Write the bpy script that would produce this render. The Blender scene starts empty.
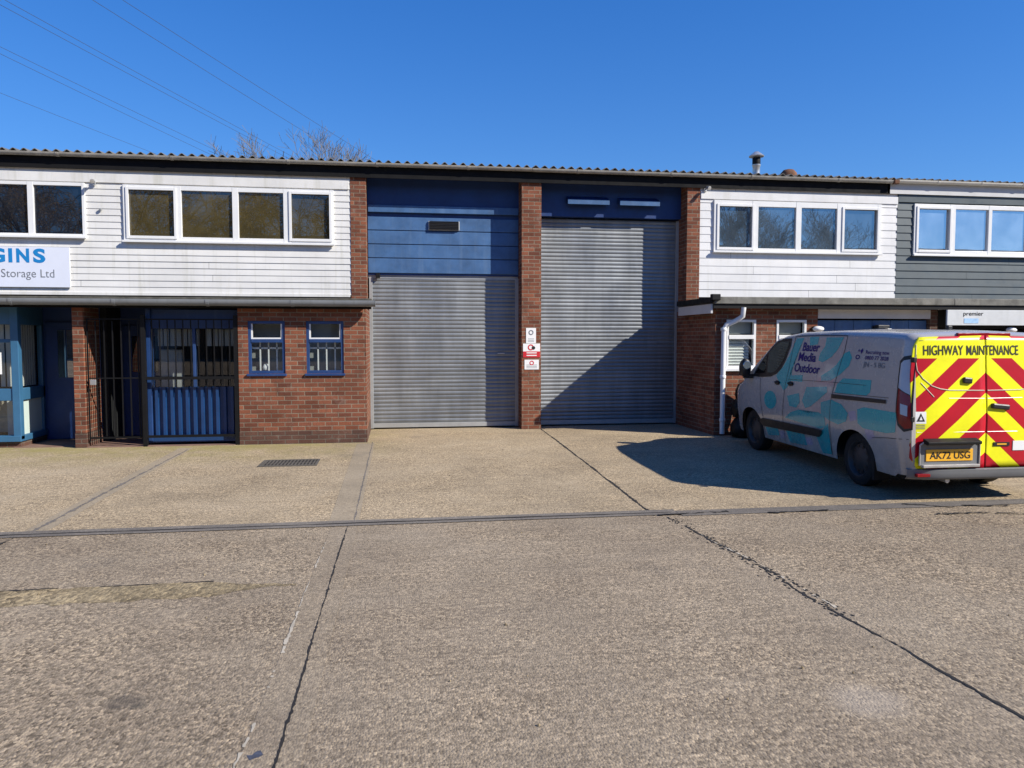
import bpy, bmesh, math, random
from mathutils import Vector, Matrix, Euler

random.seed(7)
C = bpy.context.scene.collection
R = math.radians
SUN = Vector((1.6, -1.0, 1.32)).normalized()      # towards the sun

# ------------------------------------------------------------------ materials
def nodes(name):
    m = bpy.data.materials.new(name); m.use_nodes = True
    nt = m.node_tree; b = nt.nodes['Principled BSDF']
    return m, nt, b
def N(nt, t, **kw):
    n = nt.nodes.new(t)
    for k, v in kw.items():
        if k in n.inputs.keys() if hasattr(n.inputs, 'keys') else False: n.inputs[k].default_value = v
        else: setattr(n, k, v)
    return n
def noise(nt, vec, scale, detail=3, rough=.6, sx=None):
    if sx:
        mp = nt.nodes.new('ShaderNodeMapping'); mp.inputs['Scale'].default_value = sx
        nt.links.new(vec, mp.inputs[0]); vec = mp.outputs[0]
    n = nt.nodes.new('ShaderNodeTexNoise'); n.inputs['Scale'].default_value = scale
    n.inputs['Detail'].default_value = detail; n.inputs['Roughness'].default_value = rough
    nt.links.new(vec, n.inputs['Vector']); return n.outputs['Fac']
def ramp(nt, fac, stops):
    r = nt.nodes.new('ShaderNodeValToRGB'); e = r.color_ramp.elements
    while len(e) < len(stops): e.new(.5)
    for q, (p, c) in zip(e, stops):
        q.position = p; q.color = (c, c, c, 1) if not isinstance(c, tuple) else (*c, 1)
    nt.links.new(fac, r.inputs[0]); return r.outputs[0]
def mix(nt, a, b, fac, mode='MIX'):
    n = nt.nodes.new('ShaderNodeMix'); n.data_type = 'RGBA'; n.blend_type = mode
    def put(v, i):
        if hasattr(v, 'is_linked') or isinstance(v, bpy.types.NodeSocket): nt.links.new(v, n.inputs[i])
        else: n.inputs[i].default_value = v if not isinstance(v, tuple) else ((*v, 1) if len(v) == 3 else v)
    put(fac, 0); put(a, 6); put(b, 7); return n.outputs[2]
def math_(nt, op, a, b=0.0, c=None, clamp=False):
    n = nt.nodes.new('ShaderNodeMath'); n.operation = op; n.use_clamp = clamp
    for i, v in enumerate((a, b) if c is None else (a, b, c)):
        if isinstance(v, bpy.types.NodeSocket): nt.links.new(v, n.inputs[i])
        else: n.inputs[i].default_value = v
    return n.outputs[0]
def bump(nt, b, h, strength=.3, dist=.01):
    n = nt.nodes.new('ShaderNodeBump'); n.inputs['Strength'].default_value = strength
    n.inputs['Distance'].default_value = dist
    nt.links.new(h, n.inputs['Height']); nt.links.new(n.outputs[0], b.inputs['Normal'])
def coords(nt, which='Object'):
    return nt.nodes.new('ShaderNodeTexCoord').outputs[which]

def paint(name, col, rough=.5, metal=0, var=.18, scale=2.5, streak=.0, bmp=0, spec=.5, dirt=None):
    m, nt, b = nodes(name); o = coords(nt)
    f = noise(nt, o, scale, 5, .65)
    lo = tuple(c*(1-var) for c in col); hi = tuple(min(1, c*(1+var*.6)) for c in col)
    c = ramp(nt, f, [(.3, lo), (.7, hi)])
    if streak:
        s = noise(nt, o, 1, 4, .6, (9, 9, .5))
        c = mix(nt, c, tuple(x*.55 for x in col) if dirt is None else dirt, math_(nt, 'MULTIPLY', ramp(nt, s, [(.52, 0.), (.75, 1.)]), streak))
    nt.links.new(c, b.inputs['Base Color'])
    b.inputs['Roughness'].default_value = rough; b.inputs['Metallic'].default_value = metal
    b.inputs['Specular IOR Level'].default_value = spec
    rr = ramp(nt, noise(nt, o, scale*3, 3), [(.3, max(0, rough-.08)), (.7, min(1, rough+.1))])
    nt.links.new(rr, b.inputs['Roughness'])
    if bmp: bump(nt, b, noise(nt, o, 40, 4), bmp, .004)
    return m

def brick(name, c1, c2, mortar, dark=.35):
    m, nt, b = nodes(name); uv = coords(nt, 'UV')
    t = nt.nodes.new('ShaderNodeTexBrick'); nt.links.new(uv, t.inputs['Vector'])
    wob = noise(nt, uv, 6, 2)
    t.inputs['Scale'].default_value = 1; t.inputs['Brick Width'].default_value = .225
    t.inputs['Row Height'].default_value = .075; t.inputs['Mortar Size'].default_value = .009
    t.inputs['Mortar Smooth'].default_value = .3; t.inputs['Bias'].default_value = -.1
    t.inputs['Color1'].default_value = (*c1, 1); t.inputs['Color2'].default_value = (*c2, 1)
    t.inputs['Mortar'].default_value = (*mortar, 1)
    # per-brick tone: a second brick lattice with other colours multiplies in burnt and pale bricks
    t2 = nt.nodes.new('ShaderNodeTexBrick'); mp = nt.nodes.new('ShaderNodeMapping')
    mp.inputs['Location'].default_value = (.225*14, .075*22, 0); nt.links.new(uv, mp.inputs[0]); nt.links.new(mp.outputs[0], t2.inputs['Vector'])
    for k, v in (('Scale', 1), ('Brick Width', .225), ('Row Height', .075), ('Mortar Size', 0), ('Bias', -.35)): t2.inputs[k].default_value = v
    t2.inputs['Color1'].default_value = (1, 1, 1, 1); t2.inputs['Color2'].default_value = (dark, dark*.95, dark, 1); t2.inputs['Mortar'].default_value = (1, 1, 1, 1)
    c = mix(nt, t.outputs['Color'], t2.outputs['Color'], 1., 'MULTIPLY')
    f = noise(nt, uv, 1.3, 5, .7)
    c = mix(nt, c, ramp(nt, f, [(.3, .68), (.7, 1.15)]), 1., 'MULTIPLY')
    g = noise(nt, uv, 55, 3, .7)
    c = mix(nt, c, ramp(nt, g, [(.25, .75), (.75, 1.2)]), 1., 'MULTIPLY')
    c = mix(nt, c, (.36, .30, .25), math_(nt, 'MULTIPLY', ramp(nt, noise(nt, uv, 2.3, 6, .75), [(.58, 0.), (.74, 1.)]), .4))
    c = mix(nt, c, (.045, .035, .03), math_(nt, 'MULTIPLY', ramp(nt, noise(nt, uv, 1.7, 6, .72, (2., .8, 1)), [(.55, 0.), (.72, 1.)]), .55))
    nt.links.new(c, b.inputs['Base Color']); b.inputs['Roughness'].default_value = .9
    b.inputs['Specular IOR Level'].default_value = .2
    h = math_(nt, 'ADD', math_(nt, 'MULTIPLY', t.outputs['Fac'], -1.), math_(nt, 'MULTIPLY', g, .5))
    bump(nt, b, h, .7, .008)
    return m

def concrete(name, base, pale, dark, moss=None, agg=1., brushed=.3, agg_scale=85, spots=()):
    m, nt, b = nodes(name); o = coords(nt)
    big = noise(nt, o, .22, 5, .6); mid = noise(nt, o, 1.3, 6, .65)
    c = ramp(nt, math_(nt, 'ADD', math_(nt, 'MULTIPLY', big, .6), math_(nt, 'MULTIPLY', mid, .4)), [(.36, dark), (.5, base), (.66, pale)])
    br = noise(nt, o, 1, 5, .7, (1.1, 26, 1))
    c = mix(nt, c, ramp(nt, br, [(.3, 1-.45*brushed), (.7, 1+.35*brushed)]), 1., 'MULTIPLY')
    v = nt.nodes.new('ShaderNodeTexVoronoi'); v.inputs['Scale'].default_value = agg_scale
    am = nt.nodes.new('ShaderNodeMapping'); am.inputs['Scale'].default_value = (1, .62, 1); nt.links.new(o, am.inputs[0]); nt.links.new(am.outputs[0], v.inputs['Vector'])
    sep = nt.nodes.new('ShaderNodeSeparateColor'); nt.links.new(v.outputs['Color'], sep.inputs[0])
    stone = ramp(nt, sep.outputs[0], [(0, (.30, .27, .24)), (.28, (.74, .70, .65)), (.6, (1.06, 1.03, .99)), (.92, (1.75, 1.66, 1.5))])
    patchy = ramp(nt, noise(nt, o, .8, 4, .7), [(.35, .35), (.65, 1.)])
    c = mix(nt, c, mix(nt, c, stone, 1., 'MULTIPLY'), math_(nt, 'MULTIPLY', patchy, min(1, .9*agg)))
    fine = noise(nt, am.outputs[0], 42, 5, .8)
    c = mix(nt, c, ramp(nt, fine, [(.3, .52), (.5, 1.), (.72, 1.5)]), agg, 'MULTIPLY')
    pit = noise(nt, o, 9, 5, .8)
    c = mix(nt, c, (.05, .045, .04), ramp(nt, pit, [(.71, 0.), (.76, .7)]))
    # oil drips and tyre marks with outlines of their own
    oil = noise(nt, o, .55, 5, .62, (1.2, 1, 1))
    c = mix(nt, c, (.09, .08, .07), math_(nt, 'MULTIPLY', ramp(nt, oil, [(.62, 0.), (.72, 1.)]), .38))
    for (sx, sy, sr, col, amt) in spots:
        vd = nt.nodes.new('ShaderNodeVectorMath'); vd.operation = 'DISTANCE'; nt.links.new(o, vd.inputs[0]); vd.inputs[1].default_value = (sx, sy, .03)
        wob = math_(nt, 'ADD', vd.outputs['Value'], math_(nt, 'MULTIPLY', math_(nt, 'SUBTRACT', mid, .5), sr*1.2))
        mk = nt.nodes.new('ShaderNodeMapRange'); mk.inputs[1].default_value = sr; mk.inputs[2].default_value = sr*.5
        nt.links.new(wob, mk.inputs[0])
        c = mix(nt, c, col, math_(nt, 'MULTIPLY', mk.outputs[0], amt))
    if moss:
        s = nt.nodes.new('ShaderNodeSeparateXYZ'); nt.links.new(o, s.inputs[0])
        y = nt.nodes.new('ShaderNodeMapRange'); y.inputs[1].default_value = 11.4; y.inputs[2].default_value = 13.4
        nt.links.new(s.outputs[1], y.inputs[0])
        x = nt.nodes.new('ShaderNodeMapRange'); x.inputs[1].default_value = 0.3; x.inputs[2].default_value = -1.6
        nt.links.new(s.outputs[0], x.inputs[0])
        mm = math_(nt, 'MULTIPLY', math_(nt, 'MULTIPLY', y.outputs[0], x.outputs[0]), ramp(nt, noise(nt, o, 1.7, 6, .75), [(.36, 0.), (.6, 1.)]))
        c = mix(nt, c, mix(nt, c, moss, .8), mm)
    nt.links.new(c, b.inputs['Base Color']); b.inputs['Roughness'].default_value = .92; b.inputs['Specular IOR Level'].default_value = .25
    h = math_(nt, 'ADD', math_(nt, 'MULTIPLY', v.outputs['Distance'], -.6), math_(nt, 'ADD', fine, math_(nt, 'MULTIPLY', br, brushed)))
    bump(nt, b, h, .55*agg+.1, .012)
    return m

def schlick(nt):
    lw = nt.nodes.new('ShaderNodeLayerWeight'); lw.inputs[0].default_value = .5      # the same seen from either side of the pane
    return math_(nt, 'MULTIPLY_ADD', math_(nt, 'POWER', lw.outputs['Facing'], 5.), .95, .045)
def glass(name, tint, refl, rough=.01, wav=.02):
    m, nt, b = nodes(name); nt.nodes.remove(b); out = nt.nodes['Material Output']; o = coords(nt)
    d = nt.nodes.new('ShaderNodeBsdfDiffuse')
    c = ramp(nt, noise(nt, o, 1.6, 4, .6), [(.35, tuple(x*.45 for x in tint)), (.65, tint)]); nt.links.new(c, d.inputs[0])
    g = nt.nodes.new('ShaderNodeBsdfGlossy'); g.inputs['Roughness'].default_value = rough
    fr = schlick(nt)
    bp = nt.nodes.new('ShaderNodeBump'); bp.inputs['Strength'].default_value = wav; bp.inputs['Distance'].default_value = .05
    nt.links.new(noise(nt, o, 1.1, 2), bp.inputs['Height']); nt.links.new(bp.outputs[0], g.inputs['Normal'])
    mx = nt.nodes.new('ShaderNodeMixShader')
    nt.links.new(math_(nt, 'ADD', fr, refl, clamp=True), mx.inputs[0]); nt.links.new(d.outputs[0], mx.inputs[1]); nt.links.new(g.outputs[0], mx.inputs[2])
    nt.links.new(mx.outputs[0], out.inputs[0]); return m
def clear_glass(name, tint=(.86, .9, .88), refl=.05):
    m, nt, b = nodes(name); nt.nodes.remove(b); out = nt.nodes['Material Output']
    t = nt.nodes.new('ShaderNodeBsdfTransparent'); t.inputs[0].default_value = (*tint, 1)
    g = nt.nodes.new('ShaderNodeBsdfGlossy'); g.inputs['Roughness'].default_value = .01
    fr = schlick(nt)
    mx = nt.nodes.new('ShaderNodeMixShader')
    nt.links.new(math_(nt, 'ADD', fr, refl, clamp=True), mx.inputs[0]); nt.links.new(t.outputs[0], mx.inputs[1]); nt.links.new(g.outputs[0], mx.inputs[2])
    nt.links.new(mx.outputs[0], out.inputs[0]); return m

def chevrons(name):
    # warning stripes: uv.x = distance from the door joint (mirrored), uv.y = height
    m, nt, b = nodes(name); uv = coords(nt, 'UV')
    s = nt.nodes.new('ShaderNodeSeparateXYZ'); nt.links.new(uv, s.inputs[0])
    k = math_(nt, 'ADD', math_(nt, 'MULTIPLY', math_(nt, 'ABSOLUTE', s.outputs[0]), .88), s.outputs[1])
    f = math_(nt, 'FRACT', math_(nt, 'DIVIDE', math_(nt, 'SUBTRACT', k, 1.245), .455))
    st = math_(nt, 'LESS_THAN', f, .505)
    low = math_(nt, 'LESS_THAN', s.outputs[1], 1.635); top = math_(nt, 'GREATER_THAN', s.outputs[1], 1.845)
    st = math_(nt, 'MULTIPLY', st, math_(nt, 'ADD', low, top, clamp=True))
    grime = ramp(nt, noise(nt, uv, 3, 5, .7), [(.3, .86), (.7, 1.04)])
    c = mix(nt, (.86, .84, .012), (.46, .006, .018), st)
    c = mix(nt, c, grime, 1., 'MULTIPLY')
    nt.links.new(c, b.inputs['Base Color']); b.inputs['Roughness'].default_value = .32
    return m

M = {}
def mk():
    M['brick'] = brick('red_brick', (.258, .092, .05), (.163, .06, .038), (.25, .195, .14), .45)
    M['brick_dark'] = brick('dirty_brick', (.125, .062, .044), (.095, .05, .038), (.14, .115, .09), .6)
    M['white_board'] = paint('white_painted_board', (.66, .65, .625), .45, var=.12, scale=1.2, streak=.5, dirt=(.42, .41, .33))
    M['white_board_b'] = paint('white_plastic_board', (.67, .665, .655), .4, var=.1, scale=1.2, streak=.35, dirt=(.46, .45, .39))
    M['dark_board'] = paint('slate_painted_board', (.055, .075, .085), .5, var=.15, streak=.15, dirt=(.09, .11, .12))
    M['upvc'] = paint('white_plastic', (.70, .70, .69), .35, var=.05)
    M['blue'] = paint('blue_paint', (.008, .035, .14), .5, var=.2, streak=.2)
    M['blue_panel'] = paint('weathered_blue_panel', (.047, .118, .26), .5, var=.28, scale=3, streak=.35, dirt=(.12, .19, .30))
    M['blue_light'] = paint('light_blue_frame', (.035, .12, .225), .45, var=.12)
    M['blue_rib'] = paint('blue_steel', (.009, .042, .135), .4, var=.2)
    M['blue_frame'] = paint('blue_window_frame', (.013, .045, .15), .45, var=.2, streak=.2, dirt=(.09, .13, .22))
    M['teal_panel'] = paint('pale_teal_panel', (.50, .60, .56), .5, var=.08)
    M['steel'] = shutter_mat()
    M['rail'] = paint('galvanised_rail', (.36, .37, .37), .5, metal=.3, var=.15, streak=.3)
    M['black'] = paint('black_paint', (.005, .005, .0055), .6, var=.3, spec=.25)
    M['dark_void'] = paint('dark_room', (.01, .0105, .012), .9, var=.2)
    M['gutter_grey'] = paint('grey_plastic_gutter', (.19, .205, .22), .4, var=.15, streak=.4, dirt=(.10, .105, .10))
    M['gutter_old'] = paint('old_cement_gutter', (.34, .32, .28), .8, var=.3, scale=3, streak=.4, dirt=(.15, .13, .10))
    M['gutter_white'] = paint('cream_gutter', (.62, .59, .52), .5, var=.12)
    M['felt'] = paint('mossy_felt', (.085, .08, .065), .95, var=.5, scale=7, bmp=.6)
    M['slab_edge'] = paint('weathered_edge', (.17, .165, .145), .9, var=.45, scale=5, streak=.4, dirt=(.05, .05, .04), bmp=.4)
    M['roof'] = paint('fibre_cement', (.13, .125, .115), .9, var=.35, scale=3, bmp=.4)
    M['fascia_dark'] = paint('black_fascia', (.006, .006, .007), .8, spec=.2)
    M['fascia_white'] = paint('white_fascia', (.50, .50, .50), .6, var=.1)
    M['glass_a'] = glass('brownish_glass', (.07, .056, .024), .10)
    M['glass_a2'] = glass('dark_glass', (.010, .014, .024), .07)
    M['glass_b'] = glass('grey_glass', (.075, .105, .135), .34)
    M['glass_c'] = glass('mirror_glass', (.36, .44, .52), .62, wav=.008)  # pale tint paints in the bright horizon haze the panes reflect
    M['glass_clear'] = clear_glass('clear_glass')
    M['blind'] = paint('white_blind', (.62, .62, .60), .6, var=.05)
    M['blind_grey'] = paint('grey_blind', (.3, .31, .31), .7, var=.15)
    M['pipe_white'] = paint('white_pipe', (.74, .74, .73), .35, var=.05)
    M['sign'] = paint('sign_panel', (.66, .69, .78), .4, var=.03)
    M['sign_grey'] = paint('grey_sign_panel', (.55, .57, .58), .5, var=.12, streak=.25, dirt=(.4, .42, .4))
    M['sign_white'] = paint('white_sign', (.78, .78, .77), .4, var=.03)
    M['sign_blue'] = paint('sign_letter_blue', (.01, .20, .50), .4, var=.03)
    M['sign_greytext'] = paint('sign_letter_grey', (.16, .17, .19), .5, var=.03)
    M['red'] = paint('sign_red', (.55, .02, .03), .45, var=.05)
    M['metal'] = paint('bright_metal', (.55, .55, .54), .35, metal=.7, var=.15)
    M['rust'] = paint('rusty_metal', (.16, .07, .035), .9, var=.5, scale=6)
    M['grate'] = paint('cast_iron', (.10, .09, .075), .8, metal=.1, var=.3)
    M['cable'] = paint('cable', (.04, .06, .11), .6, var=.05)
    M['bark'] = paint('birch_bark', (.30, .27, .25), .9, var=.35, scale=2)
    M['twig'] = paint('birch_twig', (.165, .15, .135), .9, var=.3)
    M['willow_bark'] = paint('willow_bark', (.13, .10, .07), .9, var=.3)
    M['willow_twig'] = paint('willow_twig', (.42, .27, .06), .8, var=.3)
    # ground
    M['road_rough'] = concrete('worn_concrete_road', (.268, .218, .157), (.33, .274, .20), (.203, .163, .118), agg=1.0, brushed=.25, agg_scale=74,
        spots=[(-1.33, 3.85, .10, (.09, .075, .06), .6), (-1.24, 3.80, .05, (.08, .07, .055), .6)])
    M['road'] = concrete('brushed_concrete_road', (.262, .213, .154), (.312, .258, .19), (.205, .165, .121), agg=.85, brushed=.45,
        spots=[(2.24, 3.32, .24, (.40, .34, .27), .45)])
    M['forecourt'] = concrete('old_concrete_forecourt', (.335, .268, .180), (.40, .325, .225), (.25, .20, .136), moss=(.26, .225, .075), agg=.85, brushed=.45)
    M['band'] = concrete('smooth_concrete_band', (.255, .208, .15), (.305, .25, .183), (.20, .161, .118), agg=.65, brushed=.1)
    M['band_f'] = concrete('smooth_forecourt_band', (.29, .238, .168), (.33, .275, .2), (.23, .19, .135), agg=.3, brushed=.1)
    M['channel'] = concrete('channel_concrete', (.16, .143, .125), (.20, .18, .155), (.11, .10, .09), agg=.4, brushed=.6)
    M['worn'] = concrete('exposed_gravel', (.245, .195, .118), (.33, .27, .175), (.145, .115, .07), agg=1.3, brushed=.1, agg_scale=34)
    M['crack'] = paint('crack_filler', (.013, .011, .010), .95, var=.4)
    M['lip'] = paint('pale_lip', (.42, .37, .29), .95, var=.3, scale=8)
    M['smudge'] = paint('blue_grey_smudge', (.05, .058, .085), .9, var=.5, scale=30)
    M['tile'] = paint('red_floor_tile', (.20, .12, .09), .8, var=.3)
    # van
    M['silver'] = van_paint('silver_paint', (.425, .405, .385))
    M['teal'] = van_paint('teal_vinyl', (.002, .39, .42))
    M['lilac'] = van_paint('lilac_vinyl', (.40, .36, .47))
    M['violet'] = paint('violet_vinyl', (.030, .012, .15), .5, var=.05, spec=.2)
    M['chev'] = chevrons('warning_chevrons')
    M['plastic'] = paint('black_plastic', (.012, .012, .013), .45, var=.2)
    M['grey_plastic'] = paint('grey_bumper_plastic', (.16, .165, .17), .5, var=.1)
    M['sack'] = paint('black_polythene', (.004, .004, .0045), .5, spec=.25)  # near black of the added pile that stands in for shade
    M['tyre'] = paint('tyre_rubber', (.009, .009, .009), .8, var=.3)
    M['rim'] = paint('wheel_trim', (.045, .045, .047), .5, metal=.3, var=.2)
    M['tint'] = glass('van_glass', (.006, .007, .008), .05)
    M['tint_side'] = glass('van_side_glass', (.06, .078, .066), .03)
    M['lens_red'] = paint('red_lens', (.22, .006, .008), .12, var=.1)
    M['lens_clear'] = paint('clear_lens', (.42, .46, .52), .1, var=.1)
    M['plate'] = paint('number_plate', (.80, .42, .03), .35, var=.06)
    M['letter'] = paint('black_letter', (.01, .01, .01), .5)
    M['seam'] = paint('panel_gap', (.02, .02, .02), .7)
    M['ridge'] = paint('pressed_edge', (.56, .52, .40), .3, var=.05)  # pale tone paints the highlight caught by the pressed edges

def shutter_mat():
    m, nt, b = nodes('galvanised_shutter'); o = coords(nt)
    f = noise(nt, o, 1.2, 5, .65); s = noise(nt, o, 1, 4, .65, (3.5, 3.5, .4)); r = noise(nt, o, 1, 3, .6, (.4, .4, 14))
    c = ramp(nt, f, [(.3, (.215, .23, .242)), (.7, (.275, .29, .30))])
    c = mix(nt, c, ramp(nt, s, [(.3, .78), (.7, 1.1)]), 1., 'MULTIPLY')
    c = mix(nt, c, ramp(nt, r, [(.3, .8), (.7, 1.12)]), 1., 'MULTIPLY')
    sc = noise(nt, o, 1, 5, .7, (2.2, 2.2, 7))
    c = mix(nt, c, (.10, .095, .09), math_(nt, 'MULTIPLY', ramp(nt, sc, [(.62, 0.), (.74, 1.)]), .4))
    nt.links.new(c, b.inputs['Base Color']); b.inputs['Metallic'].default_value = .6; b.inputs['Roughness'].default_value = .5
    nt.links.new(ramp(nt, f, [(.3, .42), (.7, .6)]), b.inputs['Roughness'])
    return m
def van_paint(name, col):
    m, nt, b = nodes(name); o = coords(nt)
    c = ramp(nt, noise(nt, o, 3.5, 5, .7), [(.3, tuple(x*.95 for x in col)), (.7, tuple(min(1, x*1.02) for x in col))])
    # road dirt thrown up on the lower panels
    s = nt.nodes.new('ShaderNodeSeparateXYZ'); nt.links.new(o, s.inputs[0])
    z = nt.nodes.new('ShaderNodeMapRange'); z.inputs[1].default_value = .75; z.inputs[2].default_value = .2; nt.links.new(s.outputs[2], z.inputs[0])
    d = math_(nt, 'MULTIPLY', z.outputs[0], ramp(nt, noise(nt, o, 5, 6, .7), [(.35, 0.), (.7, .75)]))
    c = mix(nt, c, (.17, .15, .125), d)
    nt.links.new(c, b.inputs['Base Color']); b.inputs['Metallic'].default_value = .1
    nt.links.new(ramp(nt, noise(nt, o, 8, 4), [(.3, .24), (.7, .29)]), b.inputs['Roughness'])
    b.inputs['Coat Weight'].default_value = .6; b.inputs['Coat Roughness'].default_value = .05
    return m

# ------------------------------------------------------------------ mesh helpers
class MB:
    def __init__(s): s.v = []; s.f = []; s.uv = {}
    def vert(s, p): s.v.append(Vector(p)); return len(s.v)-1
    def face(s, pts, uv=None):
        i = [s.vert(p) for p in pts]; s.f.append(i)
        if uv: s.uv[len(s.f)-1] = uv
        return s
    def box(s, x0, x1, y0, y1, z0, z1):
        p = [(x, y, z) for z in (z0, z1) for y in (y0, y1) for x in (x0, x1)]; b = len(s.v)
        s.v += [Vector(q) for q in p]
        for q in ((0, 2, 3, 1), (4, 5, 7, 6), (0, 1, 5, 4), (2, 6, 7, 3), (0, 4, 6, 2), (1, 3, 7, 5)): s.f.append([b+k for k in q])
        return s
    def obox(s, c, ax, ay, az, hx, hy, hz):
        c = Vector(c); ax, ay, az = Vector(ax).normalized(), Vector(ay).normalized(), Vector(az).normalized(); b = len(s.v)
        for k in (-1, 1):
            for j in (-1, 1):
                for i in (-1, 1): s.v.append(c+ax*hx*i+ay*hy*j+az*hz*k)
        for q in ((0, 2, 3, 1), (4, 5, 7, 6), (0, 1, 5, 4), (2, 6, 7, 3), (0, 4, 6, 2), (1, 3, 7, 5)): s.f.append([b+k for k in q])
        return s
    def prism(s, poly, axis, a, b, capped=True):
        # poly: 2D points; axis 'x': poly=(y,z); 'y': (x,z); 'z': (x,y)
        def P(q, t): return {'x': (t, q[0], q[1]), 'y': (q[0], t, q[1]), 'z': (q[0], q[1], t)}[axis]
        n = len(poly); o = len(s.v)
        s.v += [Vector(P(q, a)) for q in poly]+[Vector(P(q, b)) for q in poly]
        for i in range(n): s.f.append([o+i, o+(i+1) % n, o+n+(i+1) % n, o+n+i])
        if capped: s.f.append([o+i for i in range(n)][::-1]); s.f.append([o+n+i for i in range(n)])
        return s
    def strip(s, prof, axis, a, b):
        def P(q, t): return {'x': (t, q[0], q[1]), 'y': (q[0], t, q[1]), 'z': (q[0], q[1], t)}[axis]
        o = len(s.v); n = len(prof)
        s.v += [Vector(P(q, a)) for q in prof]+[Vector(P(q, b)) for q in prof]
        for i in range(n-1): s.f.append([o+i, o+i+1, o+n+i+1, o+n+i])
        return s
    def tube(s, pts, r, n=8, caps=True):
        pts = [Vector(p) for p in pts]; rings = []
        rr = r if isinstance(r, (list, tuple)) else [r]*len(pts); up = None
        for i, p in enumerate(pts):
            d = (pts[min(i+1, len(pts)-1)]-pts[max(i-1, 0)]).normalized()
            if up is None or abs(up.dot(d)) > .95: up = Vector((0, 0, 1)) if abs(d.z) < .9 else Vector((1, 0, 0))
            u = d.cross(up).normalized(); w = u.cross(d)
            o = len(s.v); s.v += [p+(u*math.cos(2*math.pi*k/n)+w*math.sin(2*math.pi*k/n))*rr[i] for k in range(n)]; rings.append(o)
        for a, b in zip(rings, rings[1:]):
            for k in range(n): s.f.append([a+k, a+(k+1) % n, b+(k+1) % n, b+k])
        if caps: s.f.append([rings[0]+k for k in range(n)][::-1]); s.f.append([rings[-1]+k for k in range(n)])
        return s
    def lathe(s, c, axis, prof, n=24):
        # prof: (radius, along axis)
        A = Vector(axis).normalized(); u = A.orthogonal().normalized(); w = A.cross(u); c = Vector(c); o = len(s.v)
        for r, t in prof: s.v += [c+A*t+(u*math.cos(2*math.pi*k/n)+w*math.sin(2*math.pi*k/n))*r for k in range(n)]
        for j in range(len(prof)-1):
            for k in range(n): s.f.append([o+j*n+k, o+j*n+(k+1) % n, o+(j+1)*n+(k+1) % n, o+(j+1)*n+k])
        return s
    def build(s, name, mat, parent=None, smooth=False, bevel=0, origin=None, fix=True):
        off = Vector((0, 0, 0))
        if parent is not None: off = WLOC(parent)
        elif origin is not None: off = Vector(origin)
        me = bpy.data.meshes.new(name)
        me.from_pydata([v-off for v in s.v], [], s.f)
        uvl = me.uv_layers.new(name='UVMap')
        for pi, p in enumerate(me.polygons):
            n = p.normal; ax = max(range(3), key=lambda k: abs(n[k]))
            for q, li in enumerate(p.loop_indices):
                if pi in s.uv: uvl.data[li].uv = s.uv[pi][q]; continue
                w = me.vertices[me.loops[li].vertex_index].co+off
                uvl.data[li].uv = ((w.y, w.z), (w.x, w.z), (w.x, w.y))[ax]
        if fix:
            bm = bmesh.new(); bm.from_mesh(me); bmesh.ops.remove_doubles(bm, verts=bm.verts, dist=1e-5) if smooth else None
            bmesh.ops.recalc_face_normals(bm, faces=bm.faces); bm.to_mesh(me); bm.free()
        if smooth:
            for p in me.polygons: p.use_smooth = True
            me.set_sharp_from_angle(angle=R(smooth if smooth is not True else 40))
        me.materials.append(mat)
        o = bpy.data.objects.new(name, me); C.objects.link(o)
        if parent is not None: o.parent = parent; o['_w'] = list(off); LOC[o.name] = off
        else: o.location = off; LOC[o.name] = off
        if bevel:
            b = o.modifiers.new('bevel', 'BEVEL'); b.width = bevel; b.segments = 2; b.limit_method = 'ANGLE'
        return o
LOC = {}
def WLOC(o): return LOC[o.name]
def empty(name, loc=(0, 0, 0)):
    o = bpy.data.objects.new(name, None); C.objects.link(o); o.location = loc; o.empty_display_size = .2; LOC[o.name] = Vector(loc); return o
def tag(o, label=None, cat=None, group=None, kind=None):
    for k, v in (('label', label), ('category', cat), ('group', group), ('kind', kind)):
        if v: o[k] = v
    return o
def text_mb(txt, h, bold=0., extrude=.002, shear=0., width=None):
    # returns verts, faces in a 2D plane (x, y), depth z; cap height = h, left end at 0, baseline 0
    cu = bpy.data.curves.new('t', 'FONT'); cu.body = txt; cu.size = 1; cu.extrude = 0; cu.offset = bold; cu.shear = shear; cu.resolution_u = 4
    ob = bpy.data.objects.new('t', cu); C.objects.link(ob); dg = bpy.context.evaluated_depsgraph_get()
    me = bpy.data.meshes.new_from_object(ob.evaluated_get(dg)); bpy.data.objects.remove(ob); bpy.data.curves.remove(cu)
    v = [p.co.copy() for p in me.vertices]; f = [list(p.vertices) for p in me.polygons]; bpy.data.meshes.remove(me)
    x0 = min(p.x for p in v); x1 = max(p.x for p in v); k = h/.69
    kx = k if width is None else width/(x1-x0)
    return [((p.x-x0)*kx, p.y*k) for p in v], f
def add_text(mb, txt, h, place, **kw):
    v, f = text_mb(txt, h, **kw); o = len(mb.v)
    mb.v += [Vector(place(*p)) for p in v]; mb.f += [[o+i for i in q] for q in f]

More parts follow.
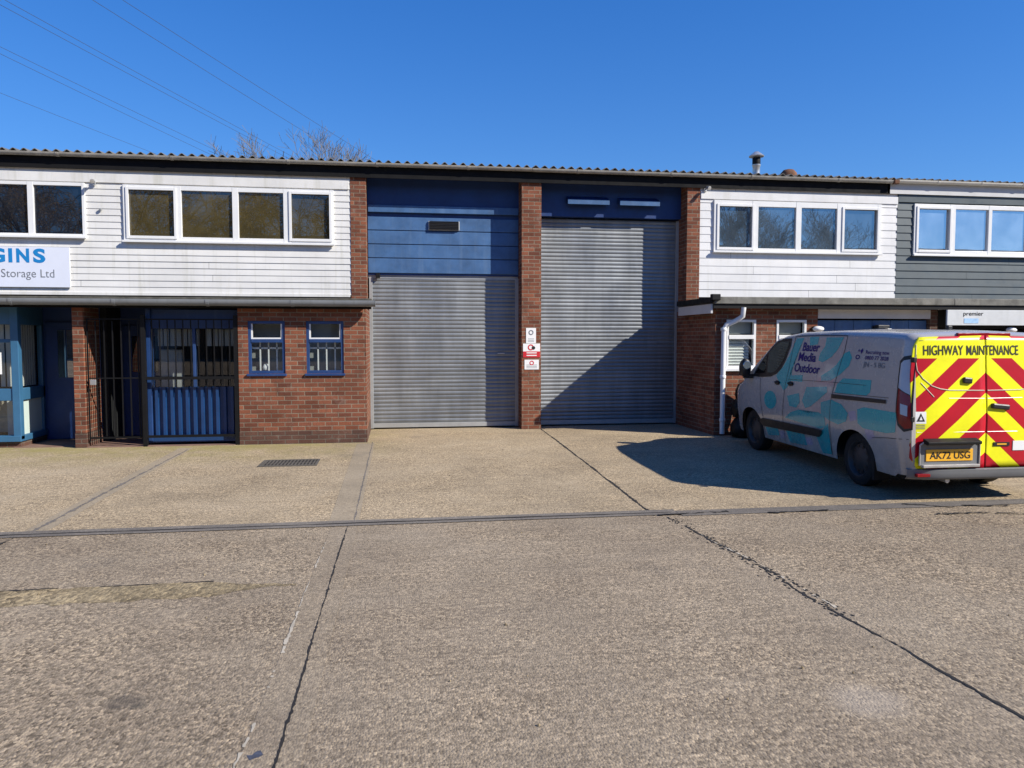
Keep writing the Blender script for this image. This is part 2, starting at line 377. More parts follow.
def holed(mb, X0, X1, Z0, Z1, Y, holes, depth):
    """wall facing -Y with rectangular holes and their reveals"""
    xs = sorted({X0, X1, *[h[0] for h in holes], *[h[1] for h in holes]}); zs = sorted({Z0, Z1, *[h[2] for h in holes], *[h[3] for h in holes]})
    for a, b in zip(xs, xs[1:]):
        for c, d in zip(zs, zs[1:]):
            mx, mz = (a+b)/2, (c+d)/2
            if any(h[0] < mx < h[1] and h[2] < mz < h[3] for h in holes): continue
            mb.face([(a, Y, c), (b, Y, c), (b, Y, d), (a, Y, d)])
    for h in holes:
        a, b, c, d = h; y = Y+depth
        mb.face([(a, Y, c), (a, Y, d), (a, y, d), (a, y, c)]); mb.face([(b, Y, c), (b, y, c), (b, y, d), (b, Y, d)])
        mb.face([(a, Y, d), (b, Y, d), (b, y, d), (a, y, d)]); mb.face([(a, Y, c), (a, y, c), (b, y, c), (b, Y, c)])

def boards(mb, X0, X1, Z0, Z1, Y, pitch, lap, holes=()):
    """overlapping weatherboards on a wall facing -Y; each board leans out at its foot"""
    n = max(1, round((Z1-Z0)/pitch)); p = (Z1-Z0)/n
    for k in range(n):
        a, b = Z0+k*p, Z0+(k+1)*p
        cuts = sorted({a, b, *[h[i] for h in holes for i in (2, 3) if a < h[i] < b]})
        jit = random.uniform(-.0015, .0015); wv = random.uniform(-.004, .004)
        for c, d in zip(cuts, cuts[1:]):
            seg = [(X0, X1)]
            for h in holes:
                if h[2] < (c+d)/2 < h[3]:
                    seg = [q for s_ in seg for q in ((s_[0], min(s_[1], h[0])), (max(s_[0], h[1]), s_[1])) if q[1]-q[0] > .005]
            fy = lambda z: Y-lap*(1-(z-a)/p)-.003+jit
            cut = random.uniform(X0+.3, X1-.3)
            seg = [q for s0, s1 in seg for q in (((s0, cut-.0025), (cut+.0025, s1)) if s0+.15 < cut < s1-.15 else ((s0, s1),))]
            for s0, s1 in seg:
                mb.face([(s0, fy(c), c), (s1, fy(c), c), (s1, fy(d), d), (s0, fy(d), d)])
                if c == a: mb.face([(s0, Y+.012, a), (s1, Y+.012, a), (s1, fy(a), a), (s0, fy(a), a)])

def window(parent, X0, X1, Z0, Z1, Y, panes, zp, fm, gm, sashes=(), sill=.05, proud=.045):
    """casement window: frame mesh (part) with glazing (sub-part). panes: x-spans of glass"""
    mb = MB(); y0, y1 = Y-proud, Y+.05
    xs = [X0]+[q for p in panes for q in p]+[X1]
    for a, b in zip(xs[::2], xs[1::2]): mb.box(a, b, y0, y1, Z0, Z1)
    for a, b in panes:
        mb.box(a, b, y0+.003, y1, Z0, zp[0]); mb.box(a, b, y0+.003, y1, zp[1], Z1)
    for i in sashes:                          # opening lights stand a little proud
        a, b = panes[i]; t = .04
        mb.box(a-t, a+.01, y0-.018, y0, zp[0]-t, zp[1]+t); mb.box(b-.01, b+t, y0-.018, y0, zp[0]-t, zp[1]+t)
        mb.box(a+.01, b-.01, y0-.018, y0, zp[0]-t, zp[0]+.01); mb.box(a+.01, b-.01, y0-.018, y0, zp[1]-.01, zp[1]+t)
    w = mb.build('window', fm, parent, bevel=.004)
    if sill: MB().box(X0-.02, X1+.02, y0-sill, y0-.001, Z0-.012, Z0+.025).build('sill', fm, w, bevel=.004)
    g = MB()
    for a, b in panes:
        t = random.uniform(-.004, .004)
        g.face([(a, Y+t, zp[0]), (b, Y-t, zp[0]), (b, Y-t*.6, zp[1]), (a, Y+t*.6, zp[1])])
    g.build('pane', gm, w, fix=False)
    return w

def ribbed_shutter(parent, X0, X1, Z0, Z1, Y, pitch):
    mb = MB(); n = round((Z1-Z0)/pitch); p = (Z1-Z0)/n; nx = 26; ph = random.uniform(0, 9); rows = []
    dents = [(random.uniform(X0+.3, X1-.3), random.uniform(Z0, Z0+1.6), random.uniform(.12, .3), random.uniform(.004, .011)) for _ in range(9)]
    def bow(x, z):
        q = .004*math.sin(1.9*x+ph+z*.7)+.003*math.sin(5.1*x-ph+z*2.3)
        for dx, dz, dr, da in dents: q += da*math.exp(-((x-dx)**2+((z-dz)*1.6)**2)/(dr*dr))
        return q
    for k in range(n):
        j = random.uniform(-.002, .002); jz = random.uniform(-.0025, .0025); tl = random.uniform(-.003, .003)
        for t, d in ((0, 0), (.1, -.0045), (.3, -.010), (.55, -.012), (.8, -.0085), (.94, -.0025)):
            z = Z0+(k+t)*p; rows.append([(x, Y+d+j+bow(x, z)-.004, z+(jz+tl*(x-X0)/(X1-X0) if 0 < t else 0)) for x in [X0+(X1-X0)*q/nx for q in range(nx+1)]])
    rows.append([(X0+(X1-X0)*q/nx, Y, Z1) for q in range(nx+1)])
    o0 = 0
    for rr in rows: mb.v += [Vector(q) for q in rr]
    for a in range(len(rows)-1):
        for q in range(nx):
            b = a*(nx+1)+q; mb.f.append([b, b+1, b+nx+2, b+nx+1])
    o = mb.build('roller_shutter', M['steel'], parent, smooth=35)
    MB().box(X0, X1, Y-.03, Y+.02, Z0-.09, Z0-.002).build('bottom_bar', M['rail'], o, bevel=.004)
    for a in (X0-.005, X1-.06): MB().box(a, a+.065, Y-.055, Y-.021, Z0-.1, Z1).build('guide_rail', M['rail'], o, bevel=.003)
    return o

def gutter(parent, X0, X1, Y, Z, r, mat, step=1.05, name='gutter', phase=.3, wall=0.):
    mb = MB(); n = 10
    up = lambda A, q, a, b: [(Y+a*q, Z+wall)]+A+[(Y+b*q, Z+wall)] if wall else A
    out = [(Y+r*math.cos(math.pi+math.pi*k/n), Z+r*math.sin(math.pi+math.pi*k/n)) for k in range(n+1)]
    inn = [(Y+(r-.008)*math.cos(2*math.pi-math.pi*k/n), Z+(r-.008)*math.sin(2*math.pi-math.pi*k/n)) for k in range(n+1)]
    mb.prism(up(out, r, -1, 1)+up(inn, r-.008, 1, -1), 'x', X0, X1)
    for e in (X0, X1-.006): mb.prism(up(out, r, -1, 1), 'x', e, e+.006)
    g = mb.build(name, mat, parent, smooth=50)
    x = X0+phase
    while x < X1-.1:
        b = MB(); rr = r+.008
        o2 = [(Y+rr*math.cos(math.pi+math.pi*k/n), Z+rr*math.sin(math.pi+math.pi*k/n)) for k in range(n+1)]
        i2 = [(Y+(r+.001)*math.cos(2*math.pi-math.pi*k/n), Z+(r+.001)*math.sin(2*math.pi-math.pi*k/n)) for k in range(n+1)]
        b.prism(up(o2, rr, -1, 1)+up(i2, r+.001, 1, -1), 'x', x, x+.05).build('bracket', mat, g); x += step*random.uniform(.85, 1.15)
    return g

def corrugated(parent, X0, X1):
    """pitched roof of corrugated sheets; the wave shows at the eave"""
    mb = MB(); pitch = .177; st = pitch/8; n = int((X1-X0)/st)
    rows = [(14.93, 5.15), (18.5, 5.40), (22.5, 5.68), (30., 5.15)]
    idx = []
    for y, z in rows:
        r = []
        for i in range(n+1):
            x = X0+(X1-X0)*i/n; r.append(mb.vert((x, y+random.uniform(-.004, .004), z+.03*math.sin(2*math.pi*x/pitch))))
        idx.append(r)
    for a, b in zip(idx, idx[1:]):
        for i in range(n): mb.f.append([a[i], a[i+1], b[i+1], b[i]])
    o = mb.build('roof', M['roof'], parent, smooth=60)
    s = o.modifiers.new('thick', 'SOLIDIFY'); s.thickness = .012; s.offset = -1
    return o

# ------------------------------------------------------------------ the ground
def gz(y):
    if y >= 13.6: return 0.
    if y >= 7.8: return -.01*(13.6-y)
    return -.058+.027*(7.8-min(7.8, max(y, -12)))
def sheet(name, x0, x1, ys, mat, lift=0., kind='structure', xs=None):
    mb = MB(); xs = xs or [x0, x1]
    for a, b in zip(ys, ys[1:]):
        for c, d in zip(xs, xs[1:]): mb.face([(c, a, gz(a)+lift), (d, a, gz(a)+lift), (d, b, gz(b)+lift), (c, b, gz(b)+lift)])
    o = mb.build(name, mat, smooth=10, fix=False); o['kind'] = kind; return o
def crack(name, pts, w, mat, lift, jag=.012, step=.05, gaps=.0):
    """ragged thin strip lying on the ground along pts, chipped along its edges"""
    mb = MB(); L = []; R_ = []; st = min(step, .022)
    line = []
    for (xa, ya), (xb, yb) in zip(pts, pts[1:]):
        n = max(1, int(math.hypot(xb-xa, yb-ya)/(st if math.hypot(xb-xa, yb-ya) < 30 else .2)))
        line += [(xa+(xb-xa)*i/n, ya+(yb-ya)*i/n) for i in range(n)]
    line.append(pts[-1]); ox = wd = 0; d0 = Vector((pts[-1][0]-pts[0][0], pts[-1][1]-pts[0][1])).normalized(); nx, ny = -d0.y, d0.x
    on = []; live = True
    for (x, y) in line:
        ox = ox*.86+random.uniform(-jag, jag)*.55; wd = wd*.75+random.uniform(-1, 1)*.4
        h = w/2*max(.15, 1+wd)*random.choice((1, 1, 1, .7, 1.3, 1.7)); h2 = w/2*max(.15, 1+wd)*random.choice((1, 1, .7, 1.4))
        L.append((x+nx*(ox-h), y+ny*(ox-h))); R_.append((x+nx*(ox+h2), y+ny*(ox+h2)))
        live = (random.random() > gaps*.3) if live else (random.random() < .25); on.append(live)
    for i in range(len(line)-1):
        if not on[i]: continue
        mb.face([(x, y, gz(y)+lift) for x, y in (L[i], L[i+1], R_[i+1], R_[i])])
    o = mb.build(name, mat, fix=False)
    for p in o.data.polygons:
        if p.normal.z < 0: p.flip()
    o['kind'] = 'structure'; return o

crack_chips = []
def ground():
    for a, b, m in ((-400, -.505, M['road_rough']), (-.505, 2.80, M['road']), (2.80, 400, M['road_rough'])): sheet('road', a, b, [-500, -60, -12, -4, 0, 2, 4, 6, 7.8], m)
    sheet('forecourt', -400, 400, [7.8, 10, 13.6, 40], M['forecourt'])
    sheet('ground', -400, 400, [40, 600], M['road'])
    # dished drainage channel along the low point
    mb = MB(); x0, x1 = -40, 2.95
    prof = [(7.68, .007), (7.70, .010), (7.75, .006), (7.78, .0055), (7.785, .004), (7.815, .004), (7.82, .0055), (7.85, .006), (7.90, .010), (7.92, .007)]
    mb.strip([(y, gz(y)+z) for y, z in prof], 'x', x0, x1)
    o = mb.build('drainage_channel', M['channel'], fix=False); o['kind'] = 'structure'
    crack('drainage_slot', [(-40, 7.80), (2.9, 7.80)], .022, M['crack'], .0085, .003, .2)
    mb = MB().strip([(y, gz(y)+z) for y, z in [(7.60, .005), (7.72, .008), (7.86, .005)]], 'x', 2.95, 40)
    o = mb.build('drainage_channel', M['channel'], fix=False); o['kind'] = 'structure'
    for a, b in (((2.7, 7.66), (3.5, 7.72)), ((3.9, 7.60), (4.6, 7.62)), ((6.2, 7.62), (6.7, 7.5)), ((5.6, 7.25), (6.2, 7.22)), ((6.25, 7.18), (6.6, 7.06)), ((6.9, 7.4), (7.5, 7.3)), ((5.6, 7.8), (6.05, 7.55))):
        crack('joint_crack', [a, b], .035, M['crack'], .012, .02)
    # expansion joints running away from the camera
    sheet('joint_band', -.66, -.40, [-12, 0, 3, 6, 7.66], M['band'], .002)
    sheet('joint_band', -.70, -.40, [7.93, 10, 13.4], M['band_f'], .002)
    crack('joint_crack', [(-.51, -3), (-.505, 7.67)], .010, M['crack'], .0035, .003, .09)
    crack('joint_crack', [(-.45, 7.93), (-.44, 13.6)], .012, M['channel'], .0035, .004, .1)
    crack('joint_lip', [(-.67, -1), (-.66, 4.3), (-.655, 7.0)], .012, M['lip'], .0035, .006, gaps=.5)
    crack('joint_crack', [(2.80, -3), (2.82, 3.9), (2.79, 4.6)], .016, M['crack'], .0035, .008, .08)
    crack('joint_crack', [(2.79, 4.6), (2.84, 5.4), (2.80, 6.4), (2.77, 7.6)], .013, M['crack'], .0035, .016, gaps=.35)
    crack('joint_crack', [(2.88, 4.7), (2.87, 5.6), (2.83, 6.6)], .009, M['crack'], .0035, .014, gaps=.8)
    crack('joint_lip', [(2.845, 4.6), (2.85, 5.6), (2.80, 6.8)], .016, M['lip'], .003, .012, gaps=.7)
    for k in range(150):
        t = random.random(); x, y = 2.84-.05*t+random.gauss(0, .04), 4.4+3.1*t; crack_chips.append((x, y))
    mb = MB()
    for x, y in crack_chips:
        q = [(x+random.uniform(.3, 1)*.013*math.cos(a), y+random.uniform(.3, 1)*.028*math.sin(a)) for a in (0, 1.2, 2.4, 3.6, 4.9)]
        mb.face([(a, b, gz(b)+.0032) for a, b in q])
    o = mb.build('joint_chips', M['crack'], fix=False); o['kind'] = 'stuff'
    crack('joint_crack', [(2.66, 7.66), (2.72, 10), (2.83, 15.1)], .022, M['crack'], .0035, .004, .1)
    crack('joint_crack', [(-3.50, 7.93), (-3.40, 13.1)], .03, M['channel'], .0035, .006)
    sheet('joint_band', -3.58, -3.36, [7.93, 10, 13.3], M['band_f'], .002)
    crack('joint_crack', [(-3.55, 7.66), (-3.62, 2)], .02, M['crack'], .0035, .006)
    # strip where the surface has worn down to gravel, with a broken upper edge
    mb = MB(); n = 70; top = []; bot = []
    for i in range(n+1):
        x = -6.5+5.75*i/n; k = min(1, (n-i)/9)
        top.append((x, 5.72+.17*k+random.uniform(-.025, .025))); bot.append((x, 5.72-.22*k+random.uniform(-.05, .05)))
    for i in range(n): mb.face([(x, y, gz(y)+.002) for x, y in (bot[i], bot[i+1], top[i+1], top[i])])
    o = mb.build('worn_patch', M['worn'], fix=False); o['kind'] = 'structure'
    crack('worn_patch_edge', [(-6.5, 5.91), (-1.3, 5.90)], .016, M['crack'], .003, .010, gaps=.25)
    # drain grating in the forecourt
    g = empty('drain_grating', (-1.57, 11.55, gz(11.55))); tag(g, 'rectangular slotted iron drain grating set in the concrete before the brick wall', 'drain')
    z = gz(11.55)+.006
    mb = MB()
    for a in (11.27, 11.80): mb.box(-1.98, -1.16, a, a+.035, z-.03, z+.008)
    for a in (-1.98, -1.195): mb.box(a, a+.035, 11.305, 11.80, z-.03, z+.008)
    mb.build('frame', M['grate'], g)
    mb = MB()
    for i in range(15): mb.box(-1.935+i*.05, -1.915+i*.05, 11.305, 11.80, z-.03, z+.005)
    mb.box(-1.945, -1.195, 11.54, 11.56, z-.03, z+.003)
    mb.build('grid', M['grate'], g)
    MB().face([(-1.945, 11.305, z-.002), (-1.195, 11.305, z-.002), (-1.195, 11.8, z-.002), (-1.945, 11.8, z-.002)]).build('pit', M['crack'], g)
    crack('paint_spot', [(-.625, 3.21), (-.57, 3.235)], .035, M['smudge'], .003, .012, .02)
    for k in range(90):                                   # loose stones
        x, y = random.uniform(-5, 5.5), random.uniform(2.5, 12.5); s_ = random.uniform(.004, .011)
        STONES.append((x, y, s_))
    mb = MB()
    for x, y, s_ in STONES:
        o = len(mb.v); zz = gz(y)+s_*.4
        mb.v += [Vector((x+s_*random.uniform(.7, 1.3), y, zz)), Vector((x, y+s_, zz)), Vector((x-s_, y, zz)), Vector((x, y-s_, zz)), Vector((x, y, zz+s_)), Vector((x, y, zz-s_*.5))]
        for a, b in ((0, 1), (1, 2), (2, 3), (3, 0)): mb.f += [[o+a, o+b, o+4], [o+b, o+a, o+5]]
    o = mb.build('loose_grit', M['worn']); o['kind'] = 'stuff'
STONES = []

# ------------------------------------------------------------------ buildings
YP, YF, YS = 13.55, 15.10, 15.55       # porch wall, upper facade, shutter plane
def unit_left():
    u = empty('industrial_unit', (-3, YP, 0))
    tag(u, 'long workshop unit with narrow white weatherboards, blue gate entrance and half blue shutter bay', 'building')
    # --- upper storey
    w1, w2 = (-8.7, -5.57, 3.63, 4.62), (-4.92, -1.17, 3.58, 4.61)
    mb = MB(); boards(mb, -12, -.86, 2.64, 4.88, YF, .116, .011, (w1, w2)); wall = mb.build('weatherboarding', M['white_board'], u)
    MB().box(-12, -.88, YF-.032, YF-.001, 4.635, 4.80).build('head_board', M['white_board'], wall, bevel=.004)
    MB().box(-12, -.88, YF-.03, YF-.001, 2.60, 2.655).build('foot_board', M['white_board'], wall, bevel=.004)
    a = window(u, *w1, YF-.0, [(-8.6, -7.6), (-7.5, -6.53), (-6.43, -5.62)], (3.70, 4.56), M['upvc'], M['glass_a2'], (0,))
    b = window(u, *w2, YF-.0, [(-4.83, -4.03), (-3.91, -3.01), (-2.90, -2.09), (-1.95, -1.24)], (3.68, 4.53), M['upvc'], M['glass_a'], (0, 3))
    MB().box(-12, -.84, YF+.07, YF+.3, 2.4, 5.05).build('inner_wall', M['dark_void'], u)
    # --- piers
    for X0, X1, z0 in ((-.86, -.56, 2.48), (2.445, 2.84, 0)):
        MB().box(X0, X1, YF-.02, 16.0, z0, 4.94).build('brick_pier', M['brick'], u, bevel=.006)
    MB().box(-.80, -.56, YF+.02, 16.0, 0, 2.47).build('brick_reveal', M['brick'], u)
    # --- shutter bay
    MB().box(-.556, 2.445, 15.44, 15.60, 4.30, 5.0).build('header_panel', M['blue'], u)
    led = MB().box(-.54, 2.435, 15.40, 15.438, 4.28, 4.42).build('ledge_board', M['blue_panel'], u, bevel=.006)
    mb = MB(); z = 3.10
    for h in (.30, .27, .27, .27):
        mb.box(-.55, 2.44, 15.44, 15.58, z, z+h-.014); z += h
    hp = mb.build('blue_panel', M['blue_panel'], u, bevel=.008)
    MB().box(-.556, 2.445, 15.47, 15.6, 3.06, 4.30).build('backing', M['blue'], hp)
    v = MB().box(.63, 1.25, 15.405, 15.438, 3.95, 4.13).build('vent', M['rail'], hp, bevel=.01)
    mb = MB()
    for k in range(6): mb.obox((.94, 15.40, 3.968+.03*k), (1, 0, 0), (0, 1, .6), (0, -.6, 1), .285, .016, .004)
    mb.build('louvre', M['plastic'], v); MB().box(.65, 1.23, 15.396, 15.404, 3.962, 4.118).build('louvre_back', M['plastic'], v)
    s = ribbed_shutter(u, -.53, 2.44, .12, 3.02, YS-.03, .078)
    MB().box(-.55, 2.44, 15.50, 15.64, 3.0, 3.06).build('shutter_hood', M['rail'], s)
    MB().box(-.40, -.32, 15.40, 15.47, 3.0, 3.09).build('shutter_bracket', M['black'], s, bevel=.004)
    MB().box(2.02, 2.16, 15.47, 15.50, 1.50, 1.52).build('shutter_lock', M['metal'], s, bevel=.003)
    # --- roof edge
    MB().box(-12, 2.63, 15.03, 15.055, 4.86, 5.10).build('eaves_fascia', M['fascia_dark'], u)
    MB().box(-12, 2.63, 15.055, 16.2, 4.94, 5.0).build('eaves_soffit', M['fascia_dark'], u)
    gutter(u, -12, 2.63, 14.965, 5.12, .062, M['gutter_old'], 1.8, 'roof_gutter')
    corrugated(u, -12, 2.63)
    mb = MB().box(-12, 2.4, 29.6, 29.9, 0, 5.1).box(-12, -11.8, 15.2, 29.6, 0, 5.1)
    mb.build('rear_wall', M['brick'], u)
    # --- porch: flat roof, gutter
    MB().box(-12, -.42, 13.40, YF+.05, 2.432, 2.492).build('porch_roof', M['felt'], u, bevel=.01)
    MB().box(-12, -.43, 13.41, 13.43, 2.31, 2.43).build('porch_fascia', M['fascia_dark'], u)
    MB().box(-12, -.53, 13.43, YF, 2.40, 2.43).build('porch_soffit', M['fascia_dark'], u)
    gutter(u, -12, -.36, 13.325, 2.43, .084, M['gutter_grey'], 1.35, phase=.2, wall=.02)
    # --- porch brick wall with two windows
    hs = [(-2.50, -1.89, 1.21, 2.11), (-1.54, -.91, 1.21, 2.11)]
    mb = MB(); holed(mb, -2.66, -.53, .22, 2.40, YP, hs, .11)
    mb.face([(-.53, YP, .22), (-.53, YF+.3, .22), (-.53, YF+.3, 2.40), (-.53, YP, 2.40)])
    mb.face([(-2.66, YP, .22), (-2.66, YP, 2.40), (-2.66, 15, 2.40), (-2.66, 15, .22)])
    mb.build('brick_wall', M['brick'], u, fix=False)
    MB().box(-2.663, -.527, YP-.004, YF+.3, -.05, .22).build('plinth', M['brick_dark'], u)
    for X0, X1, Z0, Z1 in hs:
        mb = MB(); t = .05; y0, y1 = YP+.02, YP+.08
        mb.box(X0, X0+t, y0, y1, Z0, Z1); mb.box(X1-t, X1, y0, y1, Z0, Z1); mb.box(X0+t, X1-t, y0, y1, Z1-t, Z1); mb.box(X0+t, X1-t, y0, y1, Z0, Z0+t)
        mb.box(X0+t, X1-t, y0-.008, y1, 1.74, 1.80)
        w = mb.build('window', M['blue_frame'], u, bevel=.004)
        MB().box(X0-.025, X1+.02, YP-.04, YP+.085, Z0-.04, Z0-.002).build('sill', M['blue_frame'], w, bevel=.006)
        mb = MB(); a, b = X0+t, X1-t
        mb.box(a, b, y0+.015, y0+.04, 1.80, 1.825); mb.box(a, a+.025, y0+.015, y0+.04, 1.825, Z1-t); mb.box(b-.025, b, y0+.015, y0+.04, 1.825, Z1-t)
        mb.build('vent_light', M['upvc'], w)
        mb = MB()
        for k in (.26, .53, .80): mb.box(a+(b-a)*k-.011, a+(b-a)*k+.011, y1+.02, y1+.04, Z0+t, 1.74)
        mb.box(a, b, y1+.02, y1+.045, 1.63, 1.66); mb.build('bar', M['upvc'], w)
        MB().face([(a, y0+.03, Z0+t), (b, y0+.03, Z0+t), (b, y0+.03, Z1-t), (a, y0+.03, Z1-t)]).build('pane', M['glass_clear'], w, fix=False)
        mb = MB().box(a-.05, b+.05, y1+.25, y1+.3, Z0, Z1); mb.build('room_back', M['blind_grey'], w)  # lighter grey backing stands in for glare on the panes
    mb = MB().lathe((-2.24, YP+.17, 1.27), (0, 0, 1), [(0, 0), (.05, 0), (.06, .05), (.035, .10), (0, .11)], 12)
    mb.build('window_ornament', M['upvc'], u, smooth=True)
    # --- gate recess
    MB().box(-5.26, -2.66, 15.0, 15.06, -.02, 2.395).build('recess_wall', M['blue'], u)
    MB().box(-5.26, -2.664, YP, 15.0, -.05, .012).build('recess_floor', M['tile'], u)
    d = MB().box(-4.95, -4.2, 14.95, 14.998, .02, 2.05).build('recess_door', M['blue'], u, bevel=.006)
    MB().box(-4.80, -4.35, 14.94, 14.949, 1.2, 1.85).build('pane', M['glass_a2'], d)
    # blue steel and glass screen on the right of the recess
    yy = 13.80
    mb = MB().box(-4.17, -4.10, yy-.12, yy+.05, .05, 2.30).box(-2.74, -2.668, yy-.06, yy+.05, .05, 2.30).box(-4.10, -2.74, yy-.05, yy+.05, 1.98, 2.30).box(-4.10, -2.74, yy-.03, yy+.05, .92, .97)
    mb.box(-3.45, -3.40, yy-.04, yy+.05, .97, 1.98)
    sc = mb.build('entrance_screen', M['blue_frame'], u, bevel=.006)
    prof = []; n = 11; wd = (2.745-4.095)/-n
    for k in range(n):
        for t, d_ in ((0, .0), (.24, 0.), (.34, -.055), (.70, -.055), (.80, 0.)): prof.append((-4.095+(k+t)*wd, yy-.05+d_))
    prof.append((-2.745, yy-.05))
    MB().strip(prof, 'z', .16, .985).build('ribbed_panel', M['blue_rib'], sc)
    MB().box(-4.10, -2.74, yy-.11, yy-.04, .05, .15).build('kick_rail', M['blue_rib'], sc)
    MB().face([(-4.10, yy, .97), (-2.74, yy, .97), (-2.74, yy, 1.98), (-4.10, yy, 1.98)]).build('pane', M['glass_clear'], sc, fix=False)
    mb = MB()
    for k in range(14):
        if k in (7,): continue
        x = -4.05+k*.1; mb.box(x, x+.075, yy+.10+random.uniform(0, .05), yy+.11+.05, 1.68, 1.97)
    mb.build('blind', M['blind_grey'], sc)
    MB().box(-4.10, -3.72, yy+.35, yy+.5, .9, 1.62).build('curtain', M['blind_grey'], sc, bevel=.02)
    MB().box(-4.12, -2.70, yy+.7, yy+.75, .02, 2.3).build('room_back', M['dark_void'], sc)
    # --- brick pier between the entrances
    MB().box(-5.27, -5.10, YP, 14.25, .25, 2.395).build('brick_pier', M['brick'], u, bevel=.006)
    MB().box(-5.273, -5.097, YP-.004, 14.252, -.05, .25).build('plinth', M['brick_dark'], u)
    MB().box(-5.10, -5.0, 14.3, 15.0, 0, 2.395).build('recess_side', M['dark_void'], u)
    # --- blue shop front at the far left
    sf = MB().box(-6.29, -6.17, 13.72, 13.84, .13, 2.34).box(-12, -6.29, 13.74, 13.83, .78, .98).box(-12, -6.17, 13.70, 13.86, .10, .20).box(-12, -6.29, 13.75, 13.82, 2.04, 2.395)
    sf.box(-12, -6.29, 13.75, 13.81, 1.74, 1.80)
    sf.box(-6.27, -6.19, 13.84, 14.70, .78, .98).box(-6.29, -6.17, 13.86, 14.72, .10, .20).box(-6.27, -6.19, 13.84, 14.70, 2.04, 2.395).box(-6.27, -6.19, 14.62, 14.70, .2, 2.04)
    sf.box(-7.45, -7.37, 13.75, 13.82, .2, 2.04)
    sf = sf.build('shop_front', M['blue_light'], u, bevel=.008)
    MB().box(-12, -6.19, 13.76, 14.70, -.02, .095).build('plinth', M['brick_dark'], sf)
    MB().face([(-12, 13.79, .98), (-6.29, 13.79, .98), (-6.29, 13.79, 2.04), (-12, 13.79, 2.04)]).face([(-6.23, 13.84, .98), (-6.23, 14.62, .98), (-6.23, 14.62, 2.04), (-6.23, 13.84, 2.04)]).build('pane', M['glass_clear'], sf, fix=False)
    MB().face([(-6.23, 13.84, .2), (-6.23, 14.62, .2), (-6.23, 14.62, .78), (-6.23, 13.84, .78)]).build('side_panel', M['teal_panel'], sf, fix=False)
    MB().face([(-12, 13.79, .2), (-6.29, 13.79, .2), (-6.29, 13.79, .78), (-12, 13.79, .78)]).build('lower_pane', M['glass_clear'], sf, fix=False)
    mb = MB()
    for k in range(9): mb.box(-6.32, -6.315, 13.9+k*.085, 13.9+k*.085+.06, 1.0, 2.04)
    for k in range(24): mb.box(-8.6+k*.095, -8.6+k*.095+.07, 14.05, 14.055, 1.0, 2.04) if k % 5 else None
    mb.build('blind', M['blind'], sf)
    MB().box(-9, -6.6, 14.3, 14.34, .2, .78).build('display_board', M['lip'], sf)
    MB().box(-6.60, -6.48, 14.2, 14.3, .12, .78).build('display_stand', M['blind'], sf, bevel=.01)
    MB().box(-6.78, -6.46, 13.775, 13.785, 1.22, 1.58).build('paper_notice', M['sign_white'], sf)
    MB().box(-12, -6.4, 14.75, 14.8, 0, 2.4).build('room_back', M['dark_void'], sf)
    # blue door at the back of that recess
    MB().box(-6.29, -5.26, 14.72, 14.80, 0, 2.395).build('recess_wall', M['blue'], u)
    d = MB().box(-6.15, -5.36, 14.68, 14.718, .02, 2.1).build('entrance_door', M['blue'], u, bevel=.006)
    mb = MB()
    for k in range(3): mb.box(-5.95+k*.15, -5.82+k*.15, 14.665, 14.679, 1.12, 1.96)
    mb.build('pane', M['glass_b'], d)
    MB().box(-6.29, -5.273, 13.7, 14.72, -.05, .012).build('recess_floor', M['tile'], u)
    return u

